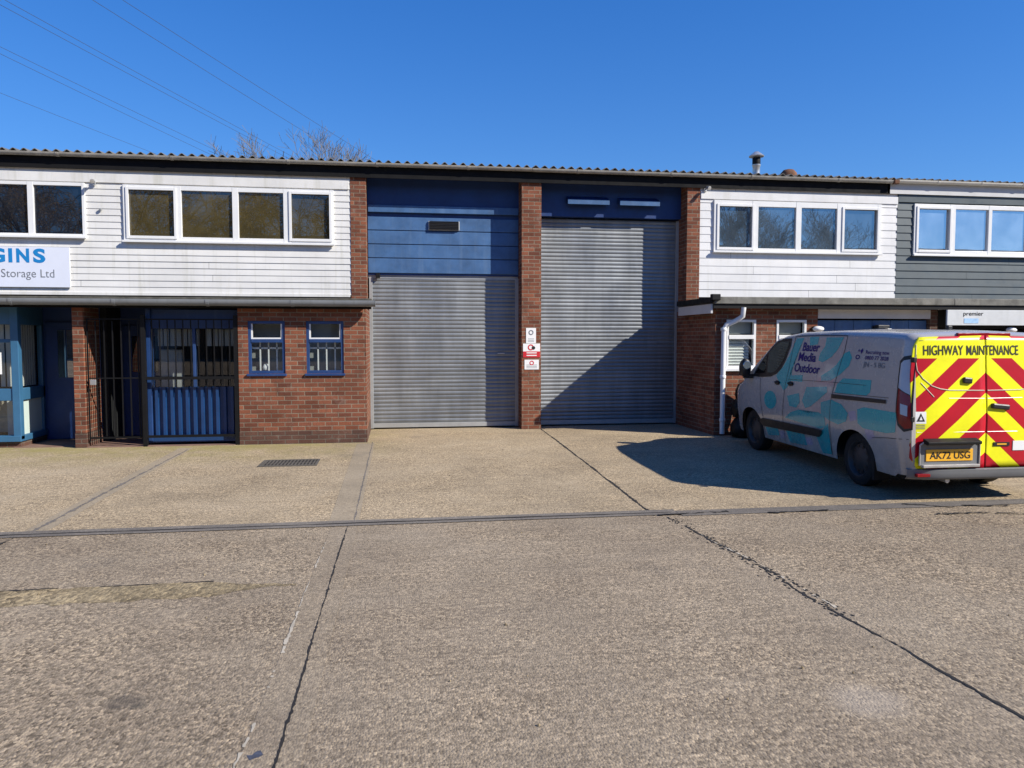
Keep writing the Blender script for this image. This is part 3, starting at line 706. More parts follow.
def unit_right():
    u = empty('industrial_unit', (8, YP, 0))
    tag(u, 'workshop unit with tall grey shutter, wide white boards and downpipe behind the parked van', 'building')
    w = (6.42, 10.14, 3.58, 4.63)
    mb = MB(); boards(mb, 6.13, 10.52, 2.66, 4.90, YF, .162, .009, (w,)); wall = mb.build('weatherboarding', M['white_board_b'], u)
    MB().box(6.14, 10.52, YF-.032, YF-.001, 4.65, 4.80).build('head_board', M['white_board_b'], wall, bevel=.004)
    window(u, *w, YF, [(6.52, 7.25), (7.38, 8.21), (8.33, 9.13), (9.28, 10.05)], (3.67, 4.52), M['upvc'], M['glass_b'], (0, 3))
    MB().box(6.13, 10.52, YF+.07, YF+.3, 2.4, 5.05).build('inner_wall', M['dark_void'], u)
    MB().box(5.85, 6.13, YF-.02, 16.0, 2.6, 4.94).build('brick_pier', M['brick'], u, bevel=.006)
    # shutter bay
    MB().box(2.84, 5.85, 15.42, 15.60, 4.28, 5.0).build('header_panel', M['blue'], u, bevel=.004)
    for X0, X1, z in ((3.41, 4.27, 4.63), (4.49, 5.33, 4.63)):
        f = MB().box(X0, X1, 15.235, 15.255, z-.125, z-.03).build('vent_hood', M['blue_panel'], u, bevel=.004)
        MB().prism([(15.42, z+.06), (15.255, z-.03), (15.255, z-.04), (15.42, z+.045)], 'x', X0, X1).build('hood_top', M['blue'], f)
        for q in (X0, X1-.012): MB().prism([(15.42, z+.04), (15.256, z-.045), (15.256, z-.12), (15.42, z-.06)], 'x', q+.001, q+.011).build('hood_cheek', M['blue'], f)
    s = ribbed_shutter(u, 2.86, 5.85, .12, 4.26, YS+.03, .078)
    # roof edge
    MB().box(2.63, 10.30, 15.03, 15.055, 4.86, 5.10).build('eaves_fascia', M['fascia_dark'], u)
    MB().box(2.63, 10.38, 15.055, 16.2, 4.94, 5.0).build('eaves_soffit', M['fascia_dark'], u)
    gutter(u, 2.63, 10.30, 14.965, 5.115, .062, M['gutter_old'], 1.8, 'roof_gutter', phase=.9)
    MB().box(10.30, 10.42, 14.88, 14.98, 5.04, 5.12).build('gutter_end', M['rust'], u, bevel=.015)
    roof = corrugated(u, 2.63, 10.38)
    mb = MB().lathe((8.45, 17.4, 5.42), (0, 0, 1), [(.105, 0), (.105, .18), (.085, .22), (.085, .45), (.10, .47), (.10, .50), (.088, .5), (.088, .66), (.17, .68), (.18, .70), (.05, .80), (0, .81)], 16)
    mb.build('flue_pipe', M['metal'], roof, smooth=40)
    MB().lathe((8.45, 17.4, 5.42), (0, 0, 1), [(.089, .50), (.094, .52), (.094, .64), (.089, .66)], 16).build('flue_grille', M['black'], roof, smooth=40)
    mb = MB().lathe((9.27, 17.4, 5.50), (0, 0, 1), [(.14, 0), (.14, .14), (.20, .15), (.19, .24), (.12, .32), (0, .35)], 16)
    mb.build('roof_vent', M['rust'], roof, smooth=40)
    MB().box(2.63, 10.38, 29.6, 29.9, 0, 5.1).build('rear_wall', M['brick'], u)
    # porch
    MB().box(5.70, 10.52, 13.30, YF+.05, 2.44, 2.57).build('porch_roof', M['slab_edge'], u, bevel=.012)
    MB().box(5.62, 5.69, 13.30, 15.0, 2.46, 2.56).build('verge', M['black'], u, bevel=.01)
    MB().box(5.66, 5.698, 13.36, 15.0, 2.27, 2.44).build('barge_board', M['fascia_white'], u)
    MB().box(5.63, 5.80, 13.24, 13.34, 2.50, 2.615).build('corner_cap', M['black'], u, bevel=.015)
    MB().box(5.70, 10.52, 13.33, 13.37, 2.36, 2.438).build('porch_fascia', M['black'], u)
    MB().box(5.70, 10.52, 13.37, YF, 2.37, 2.43).build('porch_soffit', M['fascia_white'], u)
    hs = [(6.05, 6.63, 1.24, 2.16), (7.04, 7.64, 1.24, 2.16)]
    mb = MB(); holed(mb, 5.83, 7.87, 0, 2.37, YP, hs, .10)
    mb.face([(5.83, YP, 0), (5.83, YP, 2.37), (5.83, 16, 2.37), (5.83, 16, 0)])
    mb.face([(7.87, YP, 0), (7.87, 15, 0), (7.87, 15, 2.37), (7.87, YP, 2.37)])
    mb.build('brick_wall', M['brick'], u, fix=False)
    MB().box(5.85, 6.13, YF-.02, 16.0, 2.37, 2.6).build('pier_foot', M['brick'], u)
    for X0, X1, Z0, Z1 in hs:
        mb = MB(); t = .045; y0, y1 = YP-.012, YP+.07
        mb.box(X0, X0+t, y0, y1, Z0, Z1); mb.box(X1-t, X1, y0, y1, Z0, Z1); mb.box(X0+t, X1-t, y0, y1, Z1-t, Z1); mb.box(X0+t, X1-t, y0, y1, Z0, Z0+t+.02)
        mb.box(X0+t, X1-t, y0-.012, y1, 1.80, 1.875)
        wd = mb.build('window', M['upvc'], u, bevel=.004)
        MB().box(X0-.04, X1+.04, YP-.07, YP-.013, Z0-.035, Z0+.02).build('sill', M['upvc'], wd, bevel=.006)
        a, b = X0+t, X1-t
        MB().face([(a, y0+.03, Z0+t), (b, y0+.03, Z0+t), (b, y0+.03, Z1-t), (a, y0+.03, Z1-t)]).build('pane', M['glass_clear'], wd, fix=False)
        mb = MB()
        for k in range(10): mb.obox(((a+b)/2-.02, y1+.02, Z0+.11+k*.056), (1, 0, 0), (0, 1, 2.2), (0, -2.2, 1), (b-a)/2-.03, .027, .0012)
        mb.build('blind', M['blind'], wd)
        MB().box(a, b, y1+.05, y1+.06, 1.9, Z1).build('blind_top', M['blind_grey'], wd)
        MB().box(a-.05, b+.05, y1+.25, y1+.3, Z0, Z1).build('room_back', M['dark_void'], wd)
    # blue doors and white lintel panel to the right
    MB().box(7.88, 10.22, YP+.01, YP+.05, 2.19, 2.36).build('lintel_panel', M['fascia_white'], u)
    mb = MB()
    for k in range(6): mb.box(7.90+k*.385, 7.90+k*.385+.378, YP+.10, YP+.15, .03, 2.16)
    mb.build('blue_doors', M['blue_panel'], u, bevel=.005)
    MB().box(7.88, 10.22, YP+.16, YP+.2, 0, 2.2).build('door_back', M['dark_void'], u)
    MB().box(10.22, 10.38, YP+.02, 15, 0, 2.37).build('end_pier', M['brick_dark'], u)
    # downpipe with swan neck
    p = MB().tube([(6.28, 13.33, 2.38), (6.27, 13.34, 2.22), (6.18, 13.42, 2.14), (6.02, 13.485, 2.06), (5.975, 13.49, 1.98), (5.97, 13.49, 1.0), (5.97, 13.49, .04)], .046, 14).build('downpipe', M['pipe_white'], u, smooth=50)
    for z in (1.98, 1.1, .3): MB().lathe((5.97, 13.49, z), (0, 0, 1), [(.052, -.03), (.056, -.025), (.056, .025), (.052, .03)], 14).build('collar', M['pipe_white'], p, smooth=50)
    return u

def unit_dark():
    u = empty('industrial_unit', (14, YP, 0))
    tag(u, 'workshop unit clad in dark slate grey boards with white framed windows', 'building')
    w = (10.90, 16.5, 3.58, 4.67)
    mb = MB(); boards(mb, 10.52, 22, 2.62, 4.86, YF, .162, .016, (w,)); wall = mb.build('weatherboarding', M['dark_board'], u)
    MB().box(10.525, 22, YF-.034, YF-.001, 4.70, 4.86).build('head_board', M['dark_board'], wall)
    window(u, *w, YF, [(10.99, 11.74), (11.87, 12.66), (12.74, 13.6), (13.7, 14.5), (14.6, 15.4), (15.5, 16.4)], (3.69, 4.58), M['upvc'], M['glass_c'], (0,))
    MB().box(10.52, 22, YF+.07, YF+.3, 2.4, 5.05).build('inner_wall', M['dark_void'], u)
    MB().box(10.25, 22, 15.03, 15.055, 4.86, 5.10).build('eaves_fascia', M['fascia_white'], u)
    gutter(u, 10.42, 22, 14.965, 5.13, .062, M['gutter_white'], .95, 'roof_gutter', phase=.9)
    corrugated(u, 10.38, 22)
    MB().box(10.38, 22, 29.6, 29.9, 0, 5.1).box(21.8, 22, 15.4, 29.6, 0, 5.1).build('rear_wall', M['brick'], u)
    MB().box(10.521, 22, 13.30, YF+.05, 2.44, 2.57).build('porch_roof', M['slab_edge'], u, bevel=.012)
    MB().box(10.521, 22, 13.33, 13.37, 2.36, 2.438).build('porch_fascia', M['black'], u)
    mb = MB(); holed(mb, 10.38, 22, 0, 2.42, 13.9, [(10.6, 13.8, 0, 2.0), (14.2, 16.5, .9, 2.0)], .1); mb.build('shop_wall', M['black'], u, fix=False)
    MB().box(10.62, 13.78, 13.96, 14.0, .02, 1.98).build('shop_front', M['glass_a2'], u)
    return u

def bays_small():
    # gate leaf and grille across the entrance
    g = empty('security_gate', (-4.7, 13.62, 0)); tag(g, 'narrow black barred gate leaf beside the brick pier', 'gate')
    y = 13.60
    fr = MB().box(-5.05, -4.25, y-.012, y+.012, .14, .17).box(-5.05, -4.25, y-.012, y+.012, 1.14, 1.16).box(-5.05, -4.25, y-.012, y+.012, 2.12, 2.14).box(-5.07, -5.05, y-.012, y+.012, .10, 2.14).box(-4.25, -4.23, y-.012, y+.012, .10, 2.14)
    fr.build('frame', M['black'], g)
    for k in range(6):
        x = -4.93+k*.132; MB().box(x-.009, x+.009, y-.009, y+.009, .18, 2.1).build('bar', M['black'], g)
    MB().box(-5.02, -4.93, y-.05, y-.02, 1.04, 1.13).build('lock', M['metal'], g, bevel=.006)
    s = empty('security_grille', (-3.4, 13.62, 0)); tag(s, 'black barred grille fixed across the ribbed blue entrance screen', 'grille')
    y = 13.58
    MB().box(-4.215, -4.15, y-.03, y+.03, 0, 2.2).box(-2.735, -2.67, y-.03, y+.03, 0, 2.2).box(-4.15, -2.735, y-.022, y+.022, .145, .185).box(-4.15, -2.735, y-.025, y+.025, 1.12, 1.17).box(-4.15, -2.735, y-.012, y+.012, 2.115, 2.14).build('frame', M['black'], s)
    for k in range(11):
        x = -4.045+k*.124; MB().box(x-.008, x+.008, y-.008, y+.008, .99, 2.115).build('bar', M['black'], s)
    # signs
    t = empty('company_sign', (-7.5, YF-.03, 2.74)); tag(t, 'pale company sign with blue capitals on the white boards under the left window', 'sign')
    MB().box(-9.6, -5.85, YF-.055, YF-.028, 2.735, 3.455).build('board', M['sign'], t, bevel=.003)
    mb = MB(); yq = YF-.0575
    for ch, x0, x1 in (('G', -7.20, -6.925), ('I', -6.87, -6.805), ('N', -6.74, -6.525), ('S', -6.46, -6.255)):
        add_text(mb, ch, .228, lambda a, b, x0=x0: (x0+a, yq, 3.185+b), bold=.04, width=x1-x0)
    mb.build('lettering', M['sign_blue'], t, fix=False)
    mb = MB(); add_text(mb, 'Storage Ltd', .145, lambda a, b: (-7.0+a, yq, 2.91+b), width=.885, bold=-.004); mb.build('small_lettering', M['sign_greytext'], t, fix=False)
    t = empty('shop_sign', (11.8, 13.2, 2.04)); tag(t, 'grey shop sign board under the porch edge behind the van', 'sign')
    MB().box(10.27, 16, 13.16, 13.20, 2.06, 2.35).build('board', M['sign_grey'], t, bevel=.004)
    mb = MB(); add_text(mb, 'premier', .075, lambda a, b: (10.60+a, 13.157, 2.245+b), width=.42, bold=.012); mb.build('lettering', M['letter'], t, fix=False)
    MB().box(10.62, 10.92, 13.155, 13.159, 2.10, 2.19).build('blue_logo', paint('pale_blue_print', (.35, .55, .80), .5, var=.3, scale=9), t)
    # three notices on the pier
    def notice(x0, x1, z0, z1, lab, red=None, ring=None):
        t = empty('notice_sign', ((x0+x1)/2, YF-.03, z0)); tag(t, lab, 'sign', 'notices on the central brick pier'); y = YF-.024
        MB().box(x0, x1, y-.004, y, z0, z1).build('plate', M['sign_white'], t)
        if red: MB().box(x0+.002, x1-.002, y-.0062, y-.0042, *red).build('red_band', M['red'], t)
        if red:
            mb = MB()
            for r_ in range(2): mb.box(x0+.07, x1-.07, y-.0085, y-.0065, red[0]+.03+.05*r_, red[0]+.05+.05*r_)
            mb.build('text_line', M['sign_white'], t)
        if ring:
            cx, cz, r, mm = ring
            MB().lathe((cx, y-.004, cz), (0, -1, 0), [(r*.62, 0), (r*.62, .003), (r, .003), (r, 0)], 20).build('symbol', mm, t)
            if mm is M['sign_blue']: MB().box(cx-.02, cx+.02, y-.009, y-.0072, cz-.03, cz+.03).build('symbol_figure', M['letter'], t)
        mb = MB()
        for k in range(3): mb.box(x0+.04, x1-.04, y-.006, y-.0042, z0+.03+.028*k, z0+.038+.028*k)
        if not red: mb.build('text_line', M['sign_greytext'], t)
        return t
    notice(2.535, 2.735, 1.715, 2.02, 'tall narrow white notice with a round symbol, uppermost on the pier', ring=(2.635, 1.93, .05, M['sign_greytext']))
    n = notice(2.475, 2.82, 1.435, 1.71, 'wide white notice with a bold red band, middle one on the pier', red=(1.435, 1.555), ring=(2.63, 1.635, .06, M['red']))
    MB().lathe((2.685, YF-.0285, 1.625), (0, -1, 0), [(0, .004), (.035, .004), (.035, 0)], 14).build('symbol_dot', M['letter'], n)
    notice(2.505, 2.795, 1.195, 1.39, 'plain white notice with a red ring, lowest on the pier', ring=(2.65, 1.325, .045, M['red']))
    # lights
    for (x, z, lab) in ((-5.40, 4.62, 'small grey wall light on the narrow white boards between two windows'), (6.22, 4.83, 'small white wall light high beside the right brick pier')):
        t = empty('wall_light', (x, YF-.03, z)); tag(t, lab, 'light', 'small lights under the eaves')
        MB().box(x-.03, x+.03, YF-.06, YF-.03, z-.04, z+.04).build('bracket', M['metal'], t, bevel=.005)
        MB().tube([(x, YF-.06, z), (x+.005, YF-.16, z+.01)], .014, 8).build('arm', M['plastic'], t)
        MB().lathe((x+.01, YF-.15, z+.02), (.3, -1, -.35), [(0, -.05), (.025, -.045), (.035, .0), (.04, .06), (0, .065)], 14).build('lamp_head', M['metal'], t, smooth=40)
    t = tag(MB().box(-5.33, -5.29, YF-.06, YF-.022, 4.12, 4.17).build('alarm_box', M['gutter_grey'], bevel=.008, origin=(-5.31, YF-.03, 4.12)), 'tiny dark alarm box on the white boards between two upper windows', 'alarm')
    for (x, y, z, lab) in ((7.84, YP-.02, 1.99, 'white oval bulkhead lamp on the wall beside the second ground floor window'), (11.72, 13.32, 1.975, 'white oval bulkhead lamp under the grey shop sign')):
        t = empty('bulkhead_lamp', (x, y, z)); tag(t, lab, 'lamp', 'bulkhead lamps behind the van')
        mb = MB().lathe((x, y-.001, z), (0, -1, 0), [(0, -.03), (.12, -.03), (.12, .04), (.11, .05)], 20); [q.__setattr__('z', z+(q.z-z)*.5) for q in mb.v]; mb.build('base', M['plastic'], t, smooth=40)
        mb = MB().lathe((x, y-.05, z), (0, -1, 0), [(.11, 0), (.10, .04), (.06, .07), (0, .08)], 20); [q.__setattr__('z', z+(q.z-z)*.5) for q in mb.v]; mb.build('cover', M['upvc'], t, smooth=40)

    x, y, z = 9.1, 13.45, 2.03
    t = empty('security_camera', (x, y, z)); tag(t, 'small black camera on the blue doors, just above the van roof', 'camera')
    MB().obox((x, y-.05, z), (1, .3, 0), (-.3, 1, 0), (0, 0, 1), .15, .045, .035).build('housing', M['plastic'], t, bevel=.012)
    MB().obox((x+.10, y-.08, z-.045), (1, .3, 0), (-.3, 1, 0), (0, 0, 1), .05, .04, .012).build('bracket', M['metal'], t, bevel=.004)
    MB().box(x-.04, x+.04, y-.01, YP+.1, z-.03, z+.03).build('wall_mount', M['plastic'], t)

def shade_bags():  # added pile in place of the dark shade on wall and downpipe
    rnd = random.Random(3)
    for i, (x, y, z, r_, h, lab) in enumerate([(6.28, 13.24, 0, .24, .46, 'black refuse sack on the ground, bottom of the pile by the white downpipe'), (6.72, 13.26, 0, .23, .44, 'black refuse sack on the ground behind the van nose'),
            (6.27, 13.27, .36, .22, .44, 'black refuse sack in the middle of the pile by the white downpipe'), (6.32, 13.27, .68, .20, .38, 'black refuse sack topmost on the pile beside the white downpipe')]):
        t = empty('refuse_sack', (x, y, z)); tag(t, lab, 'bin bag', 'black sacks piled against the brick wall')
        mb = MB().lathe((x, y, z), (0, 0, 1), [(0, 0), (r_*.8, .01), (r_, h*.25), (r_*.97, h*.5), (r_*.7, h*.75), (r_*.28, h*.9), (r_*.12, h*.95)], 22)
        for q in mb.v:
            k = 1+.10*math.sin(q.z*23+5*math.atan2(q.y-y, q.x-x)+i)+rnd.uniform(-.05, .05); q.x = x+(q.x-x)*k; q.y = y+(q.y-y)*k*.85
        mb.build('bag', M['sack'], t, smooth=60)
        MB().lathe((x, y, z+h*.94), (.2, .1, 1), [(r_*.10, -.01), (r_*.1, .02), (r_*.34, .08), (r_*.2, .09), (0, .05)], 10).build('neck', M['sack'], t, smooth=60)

# ------------------------------------------------------------------ the van
def lerp_tab(tab, x):
    if x <= tab[0][0]: return tab[0][1]
    for (a, va), (b, vb) in zip(tab, tab[1:]):
        if x <= b: return va+(vb-va)*(x-a)/(b-a)
    return tab[-1][1]
def smooth_tab(tab, x):          # rounded interpolation
    return (lerp_tab(tab, x-.05)+2*lerp_tab(tab, x)+lerp_tab(tab, x+.05))/4
TOP = [(0, 1.90), (.10, 1.935), (.5, 1.95), (1.6, 1.965), (2.6, 1.945), (3.05, 1.90), (3.28, 1.83), (3.8, 1.485), (4.28, 1.165), (4.55, 1.075), (4.78, .95), (4.90, .80), (4.97, .62)]
WID = [(.2, .90), (.32, .935), (.5, .955), (.62, .978), (.8, .985), (1.0, .982), (1.1, .978), (1.2, .968), (1.4, .95), (1.6, .926), (1.75, .905), (1.9, .88), (2., .86)]
def y_side(x, z):
    w = smooth_tab(WID, z)
    if x < .16: w -= .085*(1-x/.16)**2 if x > 0 else .085+max(0, -x)*.6
    if x > 3.9: w -= .25*((x-3.9)/1.07)**3
    return w
def lean(z): return max(0, (z-.95))*.085
AX = (1.02, 3.97); AR = .43
def zbot(x):
    for c in AX:
        d = abs(x-c)
        if d < AR: return max(.26, .335+math.sqrt(max(0, AR*AR-d*d))*.86)
    return .26 if x > .2 else .30
def van():
    v = empty('van', (0, 0, 0))
    tag(v, 'silver panel van with teal side graphics and red and yellow chevron rear doors', 'van')
    # body
    xs = set(i*.06 for i in range(82)) | {0, .02, .05, .09, .13, .16, 4.94, 4.97}
    for c in AX:
        for k in range(25): xs.add(c-AR*math.cos(math.pi*k/24))
        xs |= {c-AR-.001, c+AR+.001}
    xs = sorted(x for x in xs if 0 <= x <= 4.97)
    ns, na, nt_ = 22, 7, 10
    mb = MB(); secs = []
    for x in xs:
        H = smooth_tab(TOP, x) if .06 < x < 4.9 else lerp_tab(TOP, x)
        rc = .11 if x < 3.2 else (.06 if x < 4.3 else .09)
        zb = min(zbot(x), H-rc-.03); zt = H-rc; pts = []
        for i in range(ns+1):
            z = zb+(zt-zb)*i/ns; pts.append((y_side(x, z), z))
        y0, _ = pts[-1]
        for k in range(1, na+1):
            a = math.pi/2*k/na; pts.append((y0-rc*(1-math.cos(a))-.01*k/na, zt+rc*math.sin(a)*.86))
        yt, zt2 = pts[-1]
        for k in range(1, nt_+1):
            y = yt*(1-k/nt_); pts.append((y, zt2+.14*rc*1.6*(1-(y/yt)**2)))
        sh = lambda z: lean(z)*max(0, 1-x/.8)
        L = [mb.vert((x+sh(z), y, z)) for y, z in pts]; Rr = [mb.vert((x+sh(z), -y, z)) for y, z in pts[:-1]]
        secs.append(L+Rr[::-1])
    for a, b in zip(secs, secs[1:]):
        for i in range(len(a)-1): mb.f.append([a[i], b[i], b[i+1], a[i+1]])
    for s_ in (secs[0], secs[-1]):
        n = len(s_)
        for i in range(n//2-1): mb.f.append([s_[i], s_[i+1], s_[n-2-i], s_[n-1-i]])
    body = mb.build('body', M['silver'], v, smooth=38)
    MB().box(.06, 4.75, -.70, .70, .24, 1.0).build('underbody', M['plastic'], v)
    # wheels
    for x in AX:
        for s_ in (-1, 1):
            c = (x, s_*.80, .335)
            w = MB().lathe(c, (0, s_, 0), [(.20, -.10), (.30, -.11), (.33, -.09), (.338, -.05), (.338, .06), (.33, .09), (.30, .108), (.235, .11), (.22, .10)], 36).build('wheel', M['tyre'], v, smooth=40)
            mb = MB().lathe(c, (0, s_, 0), [(.225, .105), (.215, .10), (.20, .07), (.19, .055), (.12, .075), (.07, .09), (.045, .095), (0, .095)], 30)
            rim = mb.build('rim', M['rim'], w, smooth=40)
            mb = MB()
            for k in range(10):
                a = 2*math.pi*k/10; mb.lathe((c[0]+.155*math.cos(a), c[1]+s_*.058, c[2]+.155*math.sin(a)), (0, s_, 0), [(0, .013), (.022, .013), (.022, 0)], 8)
            mb.build('rim_slot', M['plastic'], rim)
    # patches that follow the curved side
    def side_patch(polys, off, s_=1, cut=.06):
        bm = bmesh.new()
        for poly in polys:
            vs = [bm.verts.new((p[0], 0, p[1])) for p in poly]; bm.faces.new(vs)
        return _bend(bm, off, s_, cut)
    def _bend(bm, off, s_, cut):
        bmesh.ops.triangulate(bm, faces=bm.faces)
        x0 = min(p.co.x for p in bm.verts); x1 = max(p.co.x for p in bm.verts); z0 = min(p.co.z for p in bm.verts); z1 = max(p.co.z for p in bm.verts)
        k = x0+cut
        while k < x1: bmesh.ops.bisect_plane(bm, geom=bm.verts[:]+bm.edges[:]+bm.faces[:], plane_co=(k, 0, 0), plane_no=(1, 0, 0)); k += cut
        k = z0+cut
        while k < z1: bmesh.ops.bisect_plane(bm, geom=bm.verts[:]+bm.edges[:]+bm.faces[:], plane_co=(0, 0, k), plane_no=(0, 0, 1)); k += cut
        m = MB()
        for p in bm.verts: p.index = len(m.v); m.v.append(Vector((p.co.x+lean(p.co.z)*max(0, 1-p.co.x/.8), s_*(y_side(p.co.x, p.co.z)+off), p.co.z)))
        bm.verts.index_update()
        for f in bm.faces: m.f.append([q.index for q in f.verts])
        bm.free(); return m
    def side_text(txt, x0, z0, h, width, off, bold=.0, shear=0.):
        vv, ff = text_mb(txt, h, bold=bold, width=width, shear=shear); bm = bmesh.new()
        q = [bm.verts.new((x0-a, 0, z0+b)) for a, b in vv]
        for f in ff:
            try: bm.faces.new([q[i] for i in f])
            except ValueError: pass
        return _bend(bm, off, 1, .05)
    def arc(cx, cz, rx, rz, a0=0, a1=360, n=20): return [(cx+rx*math.cos(R(a0+(a1-a0)*k/n)), cz+rz*math.sin(R(a0+(a1-a0)*k/n))) for k in range(n)]
    out = lambda m, name, mat, par=v, sm=30: m.build(name, mat, par, smooth=sm)
    # windows and doors, both sides
    win = [(3.92, 1.215), (3.80, 1.36), (3.60, 1.53), (3.38, 1.70), (3.22, 1.79), (3.05, 1.83), (2.80, 1.84), (2.80, 1.72), (2.90, 1.50), (3.0, 1.38), (3.12, 1.30), (3.30, 1.245), (3.6, 1.22)]
    inn = [(3.42, 1.30), (3.45, 1.60), (3.25, 1.745), (3.08, 1.785), (2.86, 1.79), (2.86, 1.73), (2.95, 1.52), (3.04, 1.42), (3.16, 1.335), (3.30, 1.30)]
    qtr = [(3.82, 1.27), (3.68, 1.42), (3.50, 1.565), (3.48, 1.29)]
    for s_ in (1, -1):
        dn = []
        w = out(side_patch([win], .006, s_), 'door_window', M['plastic'])
        out(side_patch([inn], .010, s_), 'pane', M['tint_side'], w); out(side_patch([qtr], .010, s_), 'quarter_pane', M['tint'], w)
        # panel gaps
        def gap(line, wd=.010):
            pol = []
            for (a, b), (c, d) in zip(line, line[1:]):
                L = math.hypot(c-a, d-b); nx, nz = -(d-b)/L*wd/2, (c-a)/L*wd/2
                pol.append([(a+nx, b+nz), (a-nx, b-nz), (c-nx, d-nz), (c+nx, d+nz)])
            return side_patch(pol, .0035, s_, .08)
        out(gap([(2.70, 1.87), (2.76, 1.40), (2.82, 1.15), (2.86, .75), (2.86, .30)]), 'door_gap', M['seam'])
        out(gap([(3.64, 1.2), (3.62, .95), (3.52, .6), (3.50, .30)]), 'door_gap', M['seam'])
        out(gap([(2.70, 1.87), (2.0, 1.885), (1.36, 1.885), (1.37, 1.7), (1.50, 1.25), (1.56, 1.0), (1.56, .30)]), 'door_gap', M['seam'])
        out(gap([(2.76, 1.235), (1.54, 1.27), (.8, 1.28)], .006), 'crease', M['seam'])
        out(gap([(1.5, 1.135), (.32, 1.165)], .006), 'crease', M['seam'])
        out(side_patch([[(1.54, 1.115), (1.54, 1.06), (.36, 1.095), (.36, 1.14)]], .010, s_), 'door_track', M['plastic'])
        out(side_patch([[(3.60, .555), (3.62, .50), (3.52, .45), (1.84, .50), (1.76, .56), (1.74, .605), (1.82, .61), (3.5, .575)]], .020, s_), 'rub_strip', M['plastic'])
        for hx, hz in ((3.07, 1.165), (2.66, 1.175)):
            h = out(side_patch([arc(hx, hz, .085, .035)], .006, s_, .03), 'door_handle', M['plastic'])
            MB().tube([(hx-.07, s_*(y_side(hx, hz)+.01), hz+.005), (hx, s_*(y_side(hx, hz)+.032), hz+.005), (hx+.07, s_*(y_side(hx, hz)+.01), hz+.005)], .014, 8).build('grip', M['plastic'], h)
        # mirror
        mm = MB(); cx, cz = 3.98, 1.345
        mm.lathe((cx-.02, s_*1.09, cz), (1, 0, 0), [(0, -.07), (.07, -.07), (.088, -.05), (.09, .0), (.08, .07), (.04, .11), (0, .115)], 18)
        for q in mm.v: q.z = cz+(q.z-cz)*1.75; q.y = s_*1.09+(q.y-s_*1.09)*.92
        m_ = mm.build('wing_mirror', M['plastic'], v, smooth=50)
        MB().obox((cx-.03, s_*.99, cz-.13), (1, 0, 0), (0, 1, 0), (0, 0, 1), .05, .12, .035).build('mirror_arm', M['plastic'], m_, bevel=.01)
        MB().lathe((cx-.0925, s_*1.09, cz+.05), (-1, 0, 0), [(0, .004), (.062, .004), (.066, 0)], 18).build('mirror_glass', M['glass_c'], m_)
        # tail lamp wrapping the corner
        tl = [(.165, 1.60), (.11, 1.655), (-.005, 1.68), (-.012, .83), (.06, .80), (.135, .87), (.175, 1.02)]
        t = out(side_patch([tl], .004, s_, .02), 'tail_light', M['plastic'])
        out(side_patch([[(.135, 1.575), (.10, 1.61), (.012, 1.63), (.012, 1.22), (.142, 1.30)]], .010, s_, .02), 'clear_lens', M['lens_clear'], t)
        out(side_patch([[(.142, 1.29), (.012, 1.21), (-.004, .85), (.05, .835), (.115, .90), (.148, 1.03)]], .010, s_, .02), 'red_lens', M['lens_red'], t)
        out(side_patch([[(.10, 1.12), (.03, 1.10), (.03, .98), (.095, 1.0)]], .013, s_, .02), 'reverse_lens', M['lens_clear'], t)
        # bumper corner seam and moulding
        out(gap([(.62, .66), (.30, .70), (.02, .72)], .007), 'bumper_gap', M['seam'])
    # front lamps (away from the camera) and windscreen
    for s_ in (1, -1):
        MB().obox((4.80, s_*.62, .90), (1, -s_*.5, -.9), (s_*.5, 1, 0), (0, 0, 1), .012, .16, .12).build('headlight', M['lens_clear'], v, bevel=.01)
    mb = MB(); xsw = [3.32+.09*i for i in range(11)]
    for a, b in zip(xsw, xsw[1:]):
        for i in range(-8, 8):
            q = []
            for x, j in ((a, i), (b, i), (b, i+1), (a, i+1)):
                w = (y_side(x, 1.3)-.20)*j/8
                q.append((x, w, smooth_tab(TOP, x)-.004+.012))
            mb.face(q)
    mb.build('windscreen', M['tint'], v, smooth=40)
